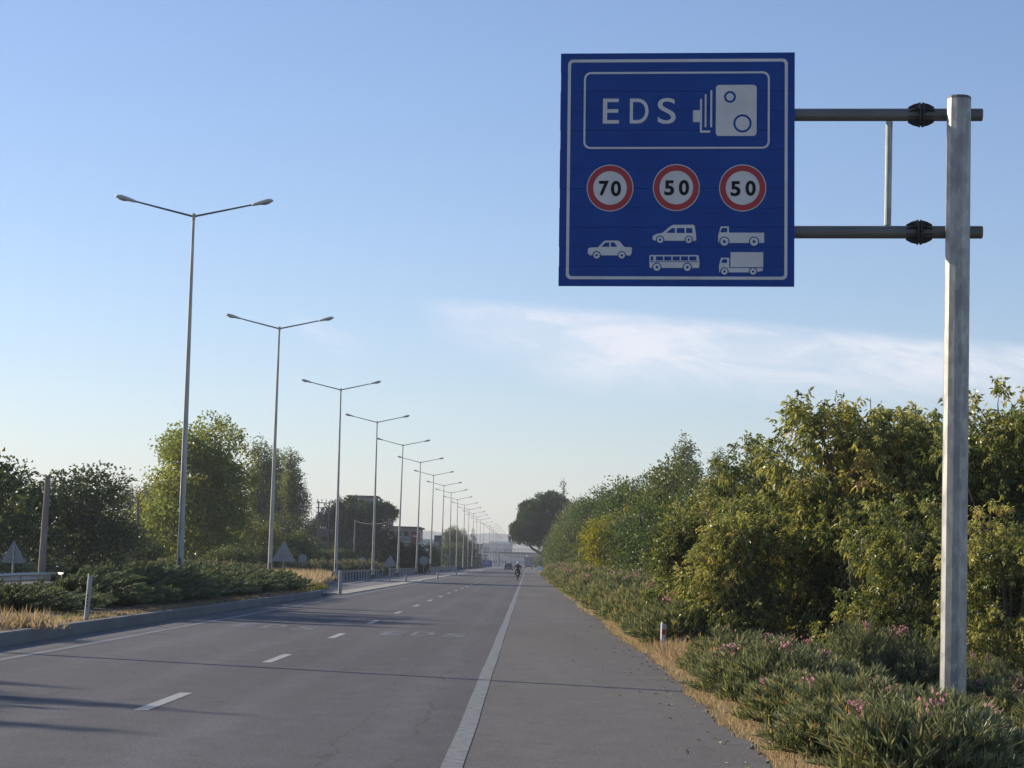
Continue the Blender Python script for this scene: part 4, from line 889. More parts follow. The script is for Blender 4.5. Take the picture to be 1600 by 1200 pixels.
g = Geo(); poly(g, [(790, 930), (802, 886), (840, 886), (840, 915), (1004, 915), (1004, 962), (796, 964), (790, 958)], Y1)
poly(g, [(800, 910), (808, 893), (832, 893), (832, 913), (800, 914)], Y2, 1); wheels(g, (819, 957, 19), (957, 957, 19)); g.build('flatbed_pictogram', [M_white, M_blue], panel)
g = Geo(); poly(g, [(848, 1006), (1000, 1006), (1000, 1076), (848, 1076)], Y1); poly(g, [(794, 1070), (804, 1032), (842, 1032), (842, 1080), (999, 1080), (998, 1092), (966, 1100), (796, 1100)], Y1)
poly(g, [(804, 1056), (812, 1039), (832, 1039), (832, 1057)], Y2, 1); wheels(g, (820, 1096, 15), (953, 1096, 15)); g.build('box_truck_pictogram', [M_white, M_blue], panel)

# ------------------------------------------------------------------ delineators and small signs
M_wplastic = mat('white_plastic', (.55, .55, .52), .6, c2=(.44, .43, .40), scale=9)
M_wp2 = mat('faded_plastic', (.42, .43, .41), .6, c2=(.33, .34, .32), scale=9)
def delineator(label, loc, h, tilt=0.0, front=M_red, w=.11, rz=0):
    t = thing('delineator_post', label, 'delineator', loc, rz, 'delineator posts')
    g = Geo(); prof = [(-w / 2, .03), (-w / 2 + .02, -.02), (0, -.035), (w / 2 - .02, -.02), (w / 2, .03), (0, .012)]
    rings = [[(x + tilt * z, y, z) for x, y in prof] for z in (-.1, h * .5, h * .93)] + [[(x * .9 + tilt * h, y, h + (.02 if x < 0 else -.01)) for x, y in prof]]
    g.loft(rings); p = g.build('post', M_wplastic if front is M_red else M_wp2, t)
    if front is not None:
        g = Geo(); z0_, z1_ = h * .66, h * .82; g.add([(-w * .32 + tilt * z0_, -.042, z0_), (w * .32 + tilt * z0_, -.042, z0_), (w * .32 + tilt * z1_, -.042, z1_), (-w * .32 + tilt * z1_, -.042, z1_)], [(0, 1, 2, 3)]); g.build('reflector', front, t)
    return t
q = G(1036, 1022, -.03); delineator('white roadside marker post with a red reflector on the right verge', (q.x, q.y, -.06), .60)
q = G(134, 970, .2)
t = delineator('faded white marker post leaning by the kerb of the juniper bed', (q.x, q.y, .19), .93, .055, None, .10)
for k in range(4):
    g = Geo(); z = .50 - k * .07; g.add([(-.014 + .055 * z, -.042, z), (.014 + .055 * z, -.042, z), (.010 + .055 * z, -.042, z + .045), (-.014 + .055 * z, -.042, z + .05)], [(0, 1, 2, 3)]); g.build('stain', M_base, t)
for px, py, h, lab in ((531, 930, 1.05, 'short grey post at the corner of the bed beside the third lamp'), (634, 910, .55, 'low marker post between the triangular sign and the road'), (683.5, 906, .62, 'low marker post in front of the disc sign'), (713, 899, 0.95, 'taller marker post at the median edge'), (730.5, 895.5, .6, 'tiny far marker post beside the lamps')):
    q = G(px, py); delineator(lab, (q.x, q.y, 0.0), h, 0, None, .14 if h < 1 else .16)

M_sback = mat('sign_back', (.30, .31, .32), .5, .3, c2=(.25, .26, .27), scale=3)
def sign_back(kind, label, x, y, z0, size, ztop, m=M_sback, rz=0, white=False):
    t = thing({'tri': 'warning_sign', 'disc': 'disc_sign'}[kind], label, 'road sign', (x, y, z0), rz, 'signs seen from behind')
    g = Geo(); 
    if kind == 'tri':
        h = size * .87; cz = ztop - z0; r_ = size * .05
        pts = [(-size / 2 + r_, cz - h), (size / 2 - r_, cz - h), (size / 2, cz - h + r_), (r_ * .6, cz), (-r_ * .6, cz), (-size / 2, cz - h + r_)]; zc = cz - h
        g.sweep(pts, 1, -.012, .0); low = cz - h * .95; hi = cz - h * .2
        g.build('plate', m, t)
        g = Geo(); ring_ = [(a * .9, cz - h * .52 + (b - cz + h * .52) * .9) for a, b in pts]; g.add([(a, .004, b) for a, b in pts] + [(a * .8, .004, cz - h * .6 + (b - cz + h * .6) * .8) for a, b in pts], [(i, (i + 1) % 6, (i + 1) % 6 + 6, i + 6) for i in range(6)]); g.build('border', M_red, t)
    else:
        cz = ztop - z0 - size / 2; pts = [(math.cos(k * math.pi / 12) * size / 2, cz + math.sin(k * math.pi / 12) * size / 2) for k in range(24)]; g.sweep(pts, 1, -.012, 0); hi = cz + size * .35
        g.build('plate', m, t)
        g = Geo(); g.add([(a, .004, b) for a, b in pts] + [(a * .8, .004, cz + (b - cz) * .8) for a, b in pts], [(i, (i + 1) % 24, (i + 1) % 24 + 24, i + 24) for i in range(24)]); g.build('border', M_red, t)
    g = Geo(); g.tube([(0, -.045, -.1), (0, -.045, hi)], [.032, .032], 8); g.box(-.1, .1, -.03, -.012, hi - .2, hi - .16); g.box(-.1, .1, -.03, -.012, hi - .45, hi - .41); g.build('post', M_galv, t)
q = G(608.5, 909); d = q.y; tp = P(609.5, 867, d); sign_back('tri', 'triangular warning sign seen from behind before the fourth lamp', q.x, q.y, 0, .95, tp.z)
for px, top_, d, size, kind, lab in ((444, 846, 128, 1.35, 'tri', 'large triangular sign back just right of the second lamp pole'), (22, 846, 84, .95, 'tri', 'triangular sign back half hidden at the far left'),
                                     (473, 866, 165, .62, 'disc', 'small grey disc sign in the oleanders right of the large triangle'), (566, 870, 200, .62, 'disc', 'small disc sign in the oleanders left of the fourth lamp'),
                                     (662.5, 869, 250, 1.05, 'disc', 'grey disc sign back between the sixth and seventh lamps'), (699.5, 870, 330, .8, 'disc', 'small grey disc sign back between the eighth and ninth lamps')):
    q = P(px, top_, d); sign_back(kind, lab, q.x, d, 0.0, size, q.z)
# ------------------------------------------------------------------ railing, guard rail, poles and wires
t = thing('median_railing', 'pale barred railing along the median behind the lamps', 'railing', (-12.7, 141, 0))
g = Geo(); y = 0.0
while y < 250: g.box(-.048, .048, y, y + .08, .0, .60); y += 2.7
bars = g.build('bar', mat('pale_bar', (.50, .50, .48), .7), t); bars['kind'] = 'stuff'
g = Geo(); g.box(-.05, .05, -.1, 250, .603, .75); g.build('top_rail', M_arm, t)
g = Geo(); g.box(.20, .32, -.1, 250, .0, .10); g.build('footing', M_conc, t)
g = Geo(); g.box(-.5, -.42, -.1, 560, .0, .62); g.build('gap_shade_sheet', mat('painted_gap_shade', (.025, .027, .03), .95, spec=.1), t)  # near-black sheet added behind the bars, its colour standing in for median shade

def wbeam(pts, label):
    t = thing('guard_rail', label, 'guard rail', tuple(pts[0])); p0 = np.array(pts[0]); pts = [np.array(p) - p0 for p in pts]
    prof = [(.0, .15), (.035, .13), (.06, .08), (.02, .03), (.02, -.03), (.06, -.08), (.035, -.13), (.0, -.15), (-.01, -.15), (-.01, .15)]; rings = []
    for i, p in enumerate(pts):
        dd = pts[min(i + 1, len(pts) - 1)] - pts[max(i - 1, 0)]; dd[2] = 0; dd /= np.linalg.norm(dd); nn_ = np.array((dd[1], -dd[0], 0)); rings.append([p + nn_ * a + np.array((0, 0, b)) for a, b in prof])
    g = Geo(); g.loft(rings); g.build('beam', M_galv, t)
    for p in pts[::2]: g = Geo(); g.box(p[0] - .06, p[0] + .06, p[1] + .05, p[1] + .15, -p0[2], p[2] + .12); g.build('post', M_galv, t)
cp = [P(px, py, d) for px, py, d in ((-40, 906, 66), (0, 903.5, 70), (30, 902, 73), (60, 901, 76), (90, 900.5, 77), (115, 902, 75.5), (132, 905, 72))]
wbeam([(p.x, p.y, p.z) for p in cp], 'curved metal guard rail behind the left junipers')
M_wood = mat('weathered_pole', (.27, .23, .19), .9, c2=(.17, .14, .11), scale=4, stretch=(1, 1, .15), bump=.4)
def pole(label, p0, p1, r0, r1, name='utility_pole', arms=0, cat='pole'):
    t = thing(name, label, cat, tuple(p0), 0, 'poles beyond the median'); e = np.array(p1) - np.array(p0)
    g = Geo(); g.tube([(0, 0, 0), tuple(e * .5), tuple(e)], [r0, (r0 + r1) / 2, r1], 8); g.build('shaft', M_wood, t)
    for a in range(arms):
        z = e[2] - .25 - a * 1.0; g = Geo(); c = e * (z / e[2]); g.box(c[0] - .9, c[0] + .9, -.12, -.04, z - .04, z + .04); arm_ = g.build('crossarm', M_dgrey, t)
        for s in (-.85, 0, .85): g = Geo(); g.tube([(c[0] + s, -.08, z + .04), (c[0] + s, -.08, z + .22)], [.03, .045], 6); g.build('insulator', M_wplastic, arm_)
    return t
b_ = P(65, 885, 112); t_ = P(75, 743, 112); pole('leaning weathered concrete post before the dark trees', (b_.x, 112, -.1), (t_.x, 112, t_.z), .20, .14, 'leaning_post')
b_ = P(214, 865, 150); t_ = P(216, 780, 150); pole('thin wooden pole between dark trees and the tall bright tree', (b_.x, 150, -.1), (t_.x, 150, t_.z), .12, .09)
b_ = P(463, 880, 300); t_ = P(469, 813, 300); pole('leaning wooden pole right of the poplars', (b_.x, 300, -.1), (t_.x, 300, t_.z), .16, .12)
b_ = P(461, 880, 330); t_ = P(461, 817, 330); pole('thin upright pole with crossarm beside the poplars', (b_.x, 330, -.1), (t_.x, 330, t_.z), .12, .08, arms=1)
b_ = P(553, 880, 290); t_ = P(555, 812, 290); pole('grey pole in front of the dark pine clump', (b_.x, 290, -.1), (t_.x, 290, t_.z), .13, .10)
b_ = P(608, 880, 280); t_ = P(608.5, 811, 280); pole('utility pole with crossarms before the beige building', (b_.x, 280, -.1), (t_.x, 280, t_.z), .14, .10, arms=2)
def wire(label, a, b, sag, r=.012, n=14):
    a, b = Vector(a), Vector(b); g = Geo(); pts = []
    for i in range(n + 1):
        t = i / n; p = a.lerp(b, t); p.z -= sag * 4 * t * (1 - t); pts.append(tuple(p - a))
    g.tube(pts, [r] * (n + 1), 5); o = g.build('overhead_wire', M_wire, loc=a); tag(o, label, 'wire', 'overhead wires')
M_wire = mat('wire_grey', (.25, .25, .25), .5, .3)
p1 = P(72, 752, 86); p2 = P(216, 784, 112)
wire('wire sagging from the leaning post to the thin pole', P(20, 838, 122), P(212, 785, 150), .6, .02)
wire('wire running to the utility pole before the building', P(555, 814, 290), P(608, 815, 280), .35, .02)
# transformer frame on poles among the cypresses
q = P(503, 880, 310); t = thing('transformer_stand', 'steel transformer frame standing among the dark cypresses', 'transformer', (q.x, 310, 0)); H = P(503, 783, 310).z
for s in (-.75, .75):
    g = Geo(); g.box(s - .09, s + .09, -.09, .09, -.1, H); g.build('post', M_dgrey, t)
for z in (H - .25, H - .95, H - 1.6):
    g = Geo(); g.box(-1.1, 1.1, -.13, -.095, z - .06, z + .06); g.build('crossbar', M_dgrey, t)
for s in (-.95, -.3, .3, .95): g = Geo(); g.tube([(s, 0, H - .2), (s, 0, H + .3)], [.05, .07], 6); g.build('insulator', M_wp2, t)
z = P(503, 838, 310).z; g = Geo(); g.box(-.65, .65, -.5, .4, z, z + 1.1)
for k in range(6): g.box(-.6 + k * .22, -.52 + k * .22, -.58, -.50, z + .1, z + 1.0)
tb = g.build('transformer_tank', M_dgrey, t)
for s in (-.35, 0, .35): g = Geo(); g.tube([(s, 0, z + 1.1), (s, 0, z + 1.4)], [.08, .04], 6); g.build('bushing', M_wp2, tb)

# ------------------------------------------------------------------ buildings
M_beige = mat('beige_plaster', (.42, .33, .27), .9, c2=(.36, .28, .23), scale=.5); M_roof = mat('roof_tiles', (.16, .11, .09), .9, c2=(.22, .14, .10), scale=2)
M_win = mat('dark_window', (.04, .045, .05), .2); M_wwall = mat('white_wall', (.62, .62, .60), .8); M_gwall = mat('grey_wall', (.30, .31, .33), .8); M_redp = mat('red_panel', (.28, .03, .03), .5)
M_bluep = mat('blue_sign_panel', (.02, .07, .32), .5); M_dark_p = mat('dark_panel', (.07, .075, .08), .6)
def house(name, label, x0, x1, y0, y1, h, m_wall, roof='gable', rows=2, cols_=5, m_roof=None, group=None, over=.4, rh=1.4, cat='building', winm=None, wz=None, rz=0):
    xc, yc = (x0 + x1) / 2, (y0 + y1) / 2; t = thing(name, label, cat, (xc, yc, 0), rz, group); a, b = (x1 - x0) / 2, (y1 - y0) / 2
    g = Geo(); g.box(-a, a, -b, b, -.2, h); g.build('wall', m_wall, t)
    g = Geo()
    if roof == 'gable': g.sweep([(-b - over, h - .05), (b + over, h - .05), (b + over, h + .08), (0, h + rh), (-b - over, h + .08)], 0, -a - over, a + over)
    else: g.box(-a - over, a + over, -b - over, b + over, h + .003, h + rh)
    g.build('roof', m_roof or M_roof, t)
    for i in range(rows):
        for j in range(cols_):
            wx = -a + (j + .5) * 2 * a / cols_; ww = min(.6, .6 * a / cols_); z0_ = h * (i + .38) / rows; zz1 = h * (i + .75) / rows
            g = Geo(); g.box(wx - ww, wx + ww, -b - .02, -b + .05, z0_, zz1); w_ = g.build('window', winm or M_win, t)
            if cols_ < 9: g = Geo(); g.box(wx - ww - .08, wx + ww + .08, -b - .10, -b - .022, z0_ - .1, z0_ - .01); g.build('sill', M_wwall, w_)
    # the side that faces the road
    for i in range(rows):
        for j in range(3):
            wy = -b + (j + .5) * 2 * b / 3; g = Geo(); g.box(a - .05, a + .02, wy - .6, wy + .6, h * (i + .38) / rows, h * (i + .75) / rows); g.build('window', winm or M_win, t)
    return t
# beige building, roof falling to the right in view
x0, x1 = X_at(583, 360), X_at(652, 360)
hb = P(600, 824, 360).z
t = house('apartment_building', 'beige building with brown roof beyond the utility pole', x0, x1, 358, 376, hb, M_beige, 'flat', 3, 6, rh=.22, over=.35)
g = Geo(); g.box(-1.9, -.6, -7, -5, hb + .22, hb + 1.3); g.build('chimney', M_beige, t)
for i in range(2):
    g = Geo(); zf = hb * (i + 1) / 3; g.box(-3.2, 3.6, -10.2, -9.04, zf - .12, zf + .02); b_ = g.build('balcony', M_wwall, t)
    g = Geo()
    for k in range(24): g.box(-3.15 + k * .29, -3.11 + k * .29, -10.18, -10.14, zf + .02, zf + .85)
    g.box(-3.2, 3.6, -10.2, -10.12, zf + .85, zf + .92); g.build('balustrade', M_arm, b_)
q = P(563, 773, 345); g_ = thing('flat_roof_house', 'flat roofed tower house showing above the umbrella pine', 'building', (q.x, 352, 0))
g = Geo(); g.box(-2.2, 2.2, -3, 3, 0, q.z - .25); g.build('wall', M_gwall, g_); g = Geo(); g.box(-2.5, 2.5, -3.3, 3.3, q.z - .247, q.z); g.build('roof', M_roof, g_)
# fuel station: red box sign, totem, canopy
q = P(649, 844, 330); t = thing('red_sign_box', 'dark red sign box beside the beige building', 'sign', (q.x, 330, 0))
g = Geo(); g.box(-.65, .65, -.3, .3, P(649, 850, 330).z, P(649, 832, 330).z); g.build('box', M_redp, t); g = Geo(); g.box(-.2, .2, -.2, .2, 0, P(649, 850, 330).z); g.build('post', M_dark_p, t)
g = Geo(); zt_ = P(649, 838, 330).z; g.box(-.4, .35, -.32, -.303, zt_ - .12, zt_ + .12); g.build('face', M_wwall, t)
q = P(655, 850, 325); t = thing('price_totem', 'slim white and dark fuel price totem near the sixth lamp', 'sign', (q.x, 325, 0)); zt_ = P(655, 847, 325).z
g = Geo(); g.box(-.38, .38, -.15, .15, 0, zt_); g.build('body', M_wwall, t)
for k in range(5): g = Geo(); g.box(-.30, .30, -.17, -.153, zt_ - .75 - k * .7, zt_ - .3 - k * .7); g.build('price_panel', M_dark_p, t)
q = P(662, 862, 322); t = thing('white_kiosk', 'small white canopy kiosk behind the grey disc sign', 'kiosk', (q.x, 322, 0)); zt_ = P(662, 857, 322).z
g = Geo(); g.box(-1.3, .6, -1.5, 1.5, zt_ - .35, zt_); g.build('canopy', M_wwall, t); g = Geo(); g.box(-.9, .2, -1, 1, 0, zt_ - .353); g.build('wall', M_gwall, t)
q = P(684, 846, 460); t = thing('billboard', 'dark rectangular billboard between the far lamps', 'billboard', (q.x, 460, 0)); zt_ = P(684, 836.5, 460).z; zb_ = P(684, 856, 460).z
g = Geo(); g.box(-.75, .85, -.12, .12, zb_, zt_); g.build('panel', M_dark_p, t)
for s in (-.4, .4): g = Geo(); g.box(s - .08, s + .08, -.08, .08, 0, zb_); g.build('post', M_dgrey, t)
g = Geo(); g.box(-.65, .3, -.14, -.123, zb_ + .25, zb_ + 1.2); g.build('poster', M_gwall, t)
# far buildings
FARB = [(659, 672, 620, 845, M_wwall, 'white flat building above the fuel totem', 1, 4), (673, 690, 700, 853, M_wwall, 'low white building below the dark billboard', 1, 4), (744, 752, 800, 852, M_beige, 'beige block right of the small conifer', 3, 3), (753, 764, 1050, 850, M_wwall, 'bright white block among the far lamps', 2, 4),
        (765, 800, 1500, 849, M_gwall, 'long grey hall with a bright white roof', 1, 10), (796, 822, 1250, 866, M_gwall, 'grey shop building beyond the footbridge', 2, 6), (735, 760, 900, 868, M_gwall, 'grey depot behind the blue median sign', 1, 6),
        (770, 792, 950, 872, M_wwall, 'low white shop beside the blue median sign', 1, 5), (824, 846, 1100, 868, M_beige, 'beige house behind the truck', 2, 3), (715, 733, 760, 860, M_beige, 'beige house behind the far willow', 2, 3)]
for x0, x1, d, ty, m, lab, rw, cl in FARB:
    a, b = X_at(x0, d), X_at(x1, d); h = P((x0 + x1) / 2, ty, d).z
    house('far_building', lab, a, b, d, d + 18, h, m, 'flat', rw, cl, m_roof=M_wwall if 'hall' in lab or 'white' in lab else M_roof, group='distant buildings', rh=.5 if 'hall' not in lab else 1.2)
# far trees round those buildings
ft = broad(171, 7, 4.0, 1100, M_green, 0.45, 'far_tree', gap=-0.2, lobesn=12, sp=.3)
r = np.random.default_rng(501); k = 0
FT = []
for px, d in ((760, 760), (772, 820), (784, 870), (799, 930), (812, 980), (828, 960), (838, 880), (846, 780), (748, 640), (736, 560), (790, 1120), (806, 1160), (822, 1200), (834, 1050), (776, 1020), (690, 520), (708, 560), (666, 430), (650, 420), (764, 1180), (843, 700), (850, 600)):
    X = X_at(px, d)
    if -27 < X < 4.5: X = 9.5 if X > -6 else -34
    FT.append((X, d))
FT.sort(key=lambda q: q[1])
for i, (X, d) in enumerate(FT):
    place(ft, USED, (X, d, -.1), r.random() * 6, (1, 1, r.uniform(.7, 1.15)), 'hazy distant tree, %s from the camera' % ordinal(i), 'hazy trees at the far end of the road')
# footbridge
d = 900; t = thing('footbridge', 'dark footbridge crossing the road in the far haze', 'footbridge', (-9, d, 0)); zb_ = P(790, 865, d).z; zt_ = zb_ + .9
g = Geo(); g.box(-22, 17, -1.2, 1.2, zb_, zb_ + .7); g.build('deck', M_dark_p, t)
for s in (-1.15, 1.15):
    g = Geo(); g.box(-22, 17, s - .03, s + .03, zb_ + 1.75, zb_ + 1.85)
    for x in np.arange(-22, 17.1, 1.5): g.box(x - .04, x + .04, s - .025, s + .025, zb_ + .703, zb_ + 1.75)
    g.build('handrail', M_dgrey, t)
for x in (-21, -3, 16): g = Geo(); g.box(x - .5, x + .5, -.5, .5, -.2, zb_ - .003); g.build('pier', M_conc, t)
# blue direction sign on the median
d = 560; q = P(761.5, 880, d); t = thing('direction_sign', 'small blue direction board on the far median', 'road sign', (q.x, d, 0)); zt_ = P(761, 875.5, d).z; zb_ = P(761, 885, d).z
g = Geo(); g.box(-1.25, 1.25, -.05, .05, zb_, zt_); pn_ = g.build('board', M_bluep, t)
g = Geo(); g.box(-.9, .4, -.056, -.052, zt_ - .55, zt_ - .4).box(-.9, .7, -.056, -.052, zt_ - .95, zt_ - .8); g.build('arrow_band', M_white, pn_)
for s in (-.8, .8): g = Geo(); g.tube([(s, .06, 0), (s, .06, zt_ - .1)], [.05, .05], 6); g.build('post', M_galv, t)
# low white wall by the far right verge
d = 520; a = X_at(833, d); t = thing('boundary_wall', 'low sunlit white wall at the far right of the road', 'wall', (a, d, 0)); g = Geo(); g.box(.9, 5.5, 0, .3, -.1, .95); g.build('wall', M_wwall, t); g = Geo(); g.box(.85, 5.55, -.05, .35, .953, 1.03); g.build('coping', M_conc_l, t)

# ------------------------------------------------------------------ hills
def hill(name, d, x0, x1, hfun, m):
    g = Geo(); xs_ = np.linspace(x0, x1, 90); rows = []
    for j, t in enumerate(np.linspace(0, 1, 9)):
        for x in xs_: rows.append((x, d + t * 700, -.3 + hfun(x) * math.sin(t * math.pi / 2) * (1 + .04 * math.sin(x * .02 + j))))
    k = 90; g.add(rows, [(i * k + j, i * k + j + 1, (i + 1) * k + j + 1, (i + 1) * k + j) for i in range(8) for j in range(k - 1)]); tag(g.build(name, m, smooth=True), kind='structure')
M_hill = mat('hill_scrub', (.10, .11, .07), .95, c2=(.17, .16, .11), scale=.01, detail=8)
def hf(x):
    px = 825 + x / 4700 * F
    return max(8, np.interp(px, [300, 560, 640, 690, 730, 790, 830, 900, 1200], [18, 34, 52, 64, 55, 66, 44, 50, 30]) * (1 + .05 * math.sin(x * .013) + .03 * math.sin(x * .037)))
hill('hills', 3600, -2400, 2400, hf, M_hill)
hill('near_hills', 2300, -900, 900, lambda x: 10 + 5 * math.sin(x * .006 + 1) + 2.5 * math.sin(x * .021) + 9 * math.exp(-((x + 40) / 160) ** 2), mat('near_hill_scrub', (.07, .085, .05), .95, c2=(.13, .125, .09), scale=.03, detail=8))

# ------------------------------------------------------------------ vehicles
M_tyre = mat('tyre', (.02, .02, .02), .8); M_rim = mat('rim', (.4, .4, .4), .35, .8); M_carglass = mat('car_glass', (.03, .035, .04), .08); M_tail = mat('tail_lamp', (.35, .02, .02), .25)
def wheel(parent, x, y, r_, w_=.2):
    g = Geo(); g.tube([(x - w_ / 2, y, r_), (x - w_ / 2 + .03, y, r_), (x + w_ / 2 - .03, y, r_), (x + w_ / 2, y, r_)], [r_ * .93, r_, r_, r_ * .93], 18); wh = g.build('wheel', M_tyre, parent, smooth=False)
    g = Geo(); s = 1 if x > 0 else -1; g.tube([(x + s * w_ * .40, y, r_), (x + s * w_ * .53, y, r_)], [r_ * .62, r_ * .5], 12); g.build('rim', M_rim, wh)
def car(label, loc, rz, m_paint, hatch=True, group='cars on the two roads'):
    t = thing('car', label, 'car', loc, rz, group); L, W, H = 4.3, 1.78, 1.48; g = Geo()
    def sec(y, w_, z0, z1, w2): return [(-w_ / 2, y, z0), (-w_ / 2 - .02, y, (z0 + z1) / 2), (-w2 / 2, y, z1), (w2 / 2, y, z1), (w_ / 2 + .02, y, (z0 + z1) / 2), (w_ / 2, y, z0)]
    g.loft([sec(-2.15, 1.55, .35, .80, 1.5), sec(-2.05, 1.72, .25, .95, 1.62), sec(-1.5, 1.78, .2, .98, 1.66), sec(0, 1.78, .2, .94, 1.68), sec(1.1, 1.76, .2, .90, 1.60), sec(1.9, 1.68, .22, .76, 1.5), sec(2.15, 1.45, .32, .62, 1.3)]); g.build('body', m_paint, t)
    g = Geo(); b0 = -1.95 if hatch else -1.35
    g.loft([[(-.78, b0, .94), (.78, b0, .94), (.78, 1.05, .90), (-.78, 1.05, .90)], [(-.62, b0 + .25, H - .1), (.62, b0 + .25, H - .1), (.62, .25, H - .08), (-.62, .25, H - .08)], [(-.55, b0 + .4, H), (.55, b0 + .4, H), (.55, .1, H), (-.55, .1, H)]]); g.build('cabin', M_carglass, t)
    g = Geo(); g.box(-.57, .57, b0 + .35, .2, H - .03, H + .02); g.build('roof', m_paint, t)
    for s in (-1, 1):
        g = Geo(); g.box(s * .72 - .12, s * .72 + .12, -2.14, -2.02, .70, .88); g.build('tail_light', M_tail, t)
        g = Geo(); g.box(s * .62 - .17, s * .62 + .17, 2.05, 2.16, .56, .68); g.build('headlight', M_glass, t)
        for y in (-1.32, 1.32): wheel(t, s * .80, y, .31)
        g = Geo(); g.box(s * .98 - .09, s * .98 + .09, .75, .85, .95, 1.07); g.build('mirror', m_paint, t)
    g = Geo(); g.box(-.26, .26, -2.19, -2.16, .52, .63); g.build('number_plate', M_wwall, t)
    g = Geo(); g.box(-.8, .8, -2.2, -2.05, .28, .42); g.build('bumper', M_dark_p, t)
M_cblack = mat('black_paint', (.015, .015, .018), .25); M_cwhite = mat('white_paint', (.7, .7, .7), .3); M_csilver = mat('silver_paint', (.35, .36, .38), .3, .5)
car('black car driving away on the left lane ahead of the motorcycle', (X_at(795, 455), 455, 0), 0, M_cblack)
for px, d, m, lab in ((667, 444, M_cwhite, 'white car passing on the opposite road behind the disc sign'), (680, 484, M_csilver, 'silver car on the opposite road between two lamps'), (779, 1250, M_cwhite, 'distant white car right of the blue median sign')):
    car(lab, (-20.5 if d < 600 else -18.5, d, 0), math.pi, m)
def truck(label, loc, rz, m_box, m_cab, bh=3.5):
    t = thing('truck', label, 'truck', loc, rz, 'trucks'); g = Geo(); g.box(-1.22, 1.22, -3.6, 2.0, 1.0, bh); bx_ = g.build('cargo_box', m_box, t)
    g = Geo(); g.box(-1.25, 1.25, -3.63, -3.603, 1.0, 1.12).box(-1.25, 1.25, -3.63, -3.603, bh - .12, bh).box(-.03, .03, -3.63, -3.603, 1.12, bh - .12); g.build('door_frame', M_csilver, bx_)
    g = Geo(); g.sweep([(2.15, .5), (4.0, .5), (4.05, 1.5), (3.7, 2.7), (2.15, 2.8)], 0, -1.15, 1.15); cb = g.build('cab', m_cab, t)
    g = Geo(); g.box(-1.0, 1.0, 3.62, 3.98, 1.7, 2.5); g.build('windscreen', M_carglass, cb)
    g = Geo(); g.box(-.5, .5, -3.5, 3.9, .65, .95); g.box(-1.15, 1.15, -3.5, -3.35, .5, .95); g.build('chassis', M_dark_p, t)
    for s in (-1, 1):
        for y in (-2.4, 3.0): wheel(t, s * 1.0, y, .48, .32)
        g = Geo(); g.box(s * .95 - .14, s * .95 + .14, -3.56, -3.503, .7, .85); g.build('tail_light', M_tail, t)
        g = Geo(); g.box(s * 1.32 - .06, s * 1.32 + .06, 3.2, 3.3, 1.7, 2.2); g.build('mirror', M_dark_p, t)
truck('grey truck far ahead on the hard shoulder beside the pine', (X_at(826, 640), 640, 0), 0, mat('grey_tarp', (.16, .17, .19), .7), M_cwhite)
truck('white truck on the opposite road near the middle lamps', (-20, 760, 0), math.pi, M_cwhite, M_cwhite, 3.3)

# ------------------------------------------------------------------ riders
def skin_body(name, joints, edges, m, parent, sub=1):
    me = bpy.data.meshes.new(name); me.from_pydata([j[0] for j in joints], edges, []); o = bpy.data.objects.new(name, me); col.objects.link(o)
    sk = o.modifiers.new('skin', 'SKIN'); 
    for i, j in enumerate(joints): me.skin_vertices[0].data[i].radius = (j[1], j[1] if len(j) < 3 else j[2]); me.skin_vertices[0].data[i].use_root = (i == 0)
    ss = o.modifiers.new('sub', 'SUBSURF'); ss.levels = sub; ss.render_levels = sub
    dg = bpy.context.evaluated_depsgraph_get(); m2 = bpy.data.meshes.new_from_object(o.evaluated_get(dg)); bpy.data.objects.remove(o)
    for p in m2.polygons: p.use_smooth = True
    m2.materials.clear(); m2.materials.append(m); o = bpy.data.objects.new(name, m2); col.objects.link(o); o.parent = parent; return o
M_skin = mat('skin', (.42, .26, .19), .6); M_hel = mat('white_helmet', (.65, .65, .65), .25); M_jkt = mat('dark_red_jacket', (.06, .012, .012), .8); M_jeans = mat('dark_trousers', (.03, .035, .05), .9); M_bike = mat('black_fairing', (.02, .02, .022), .3); M_shirt = mat('white_shirt', (.65, .65, .62), .8)
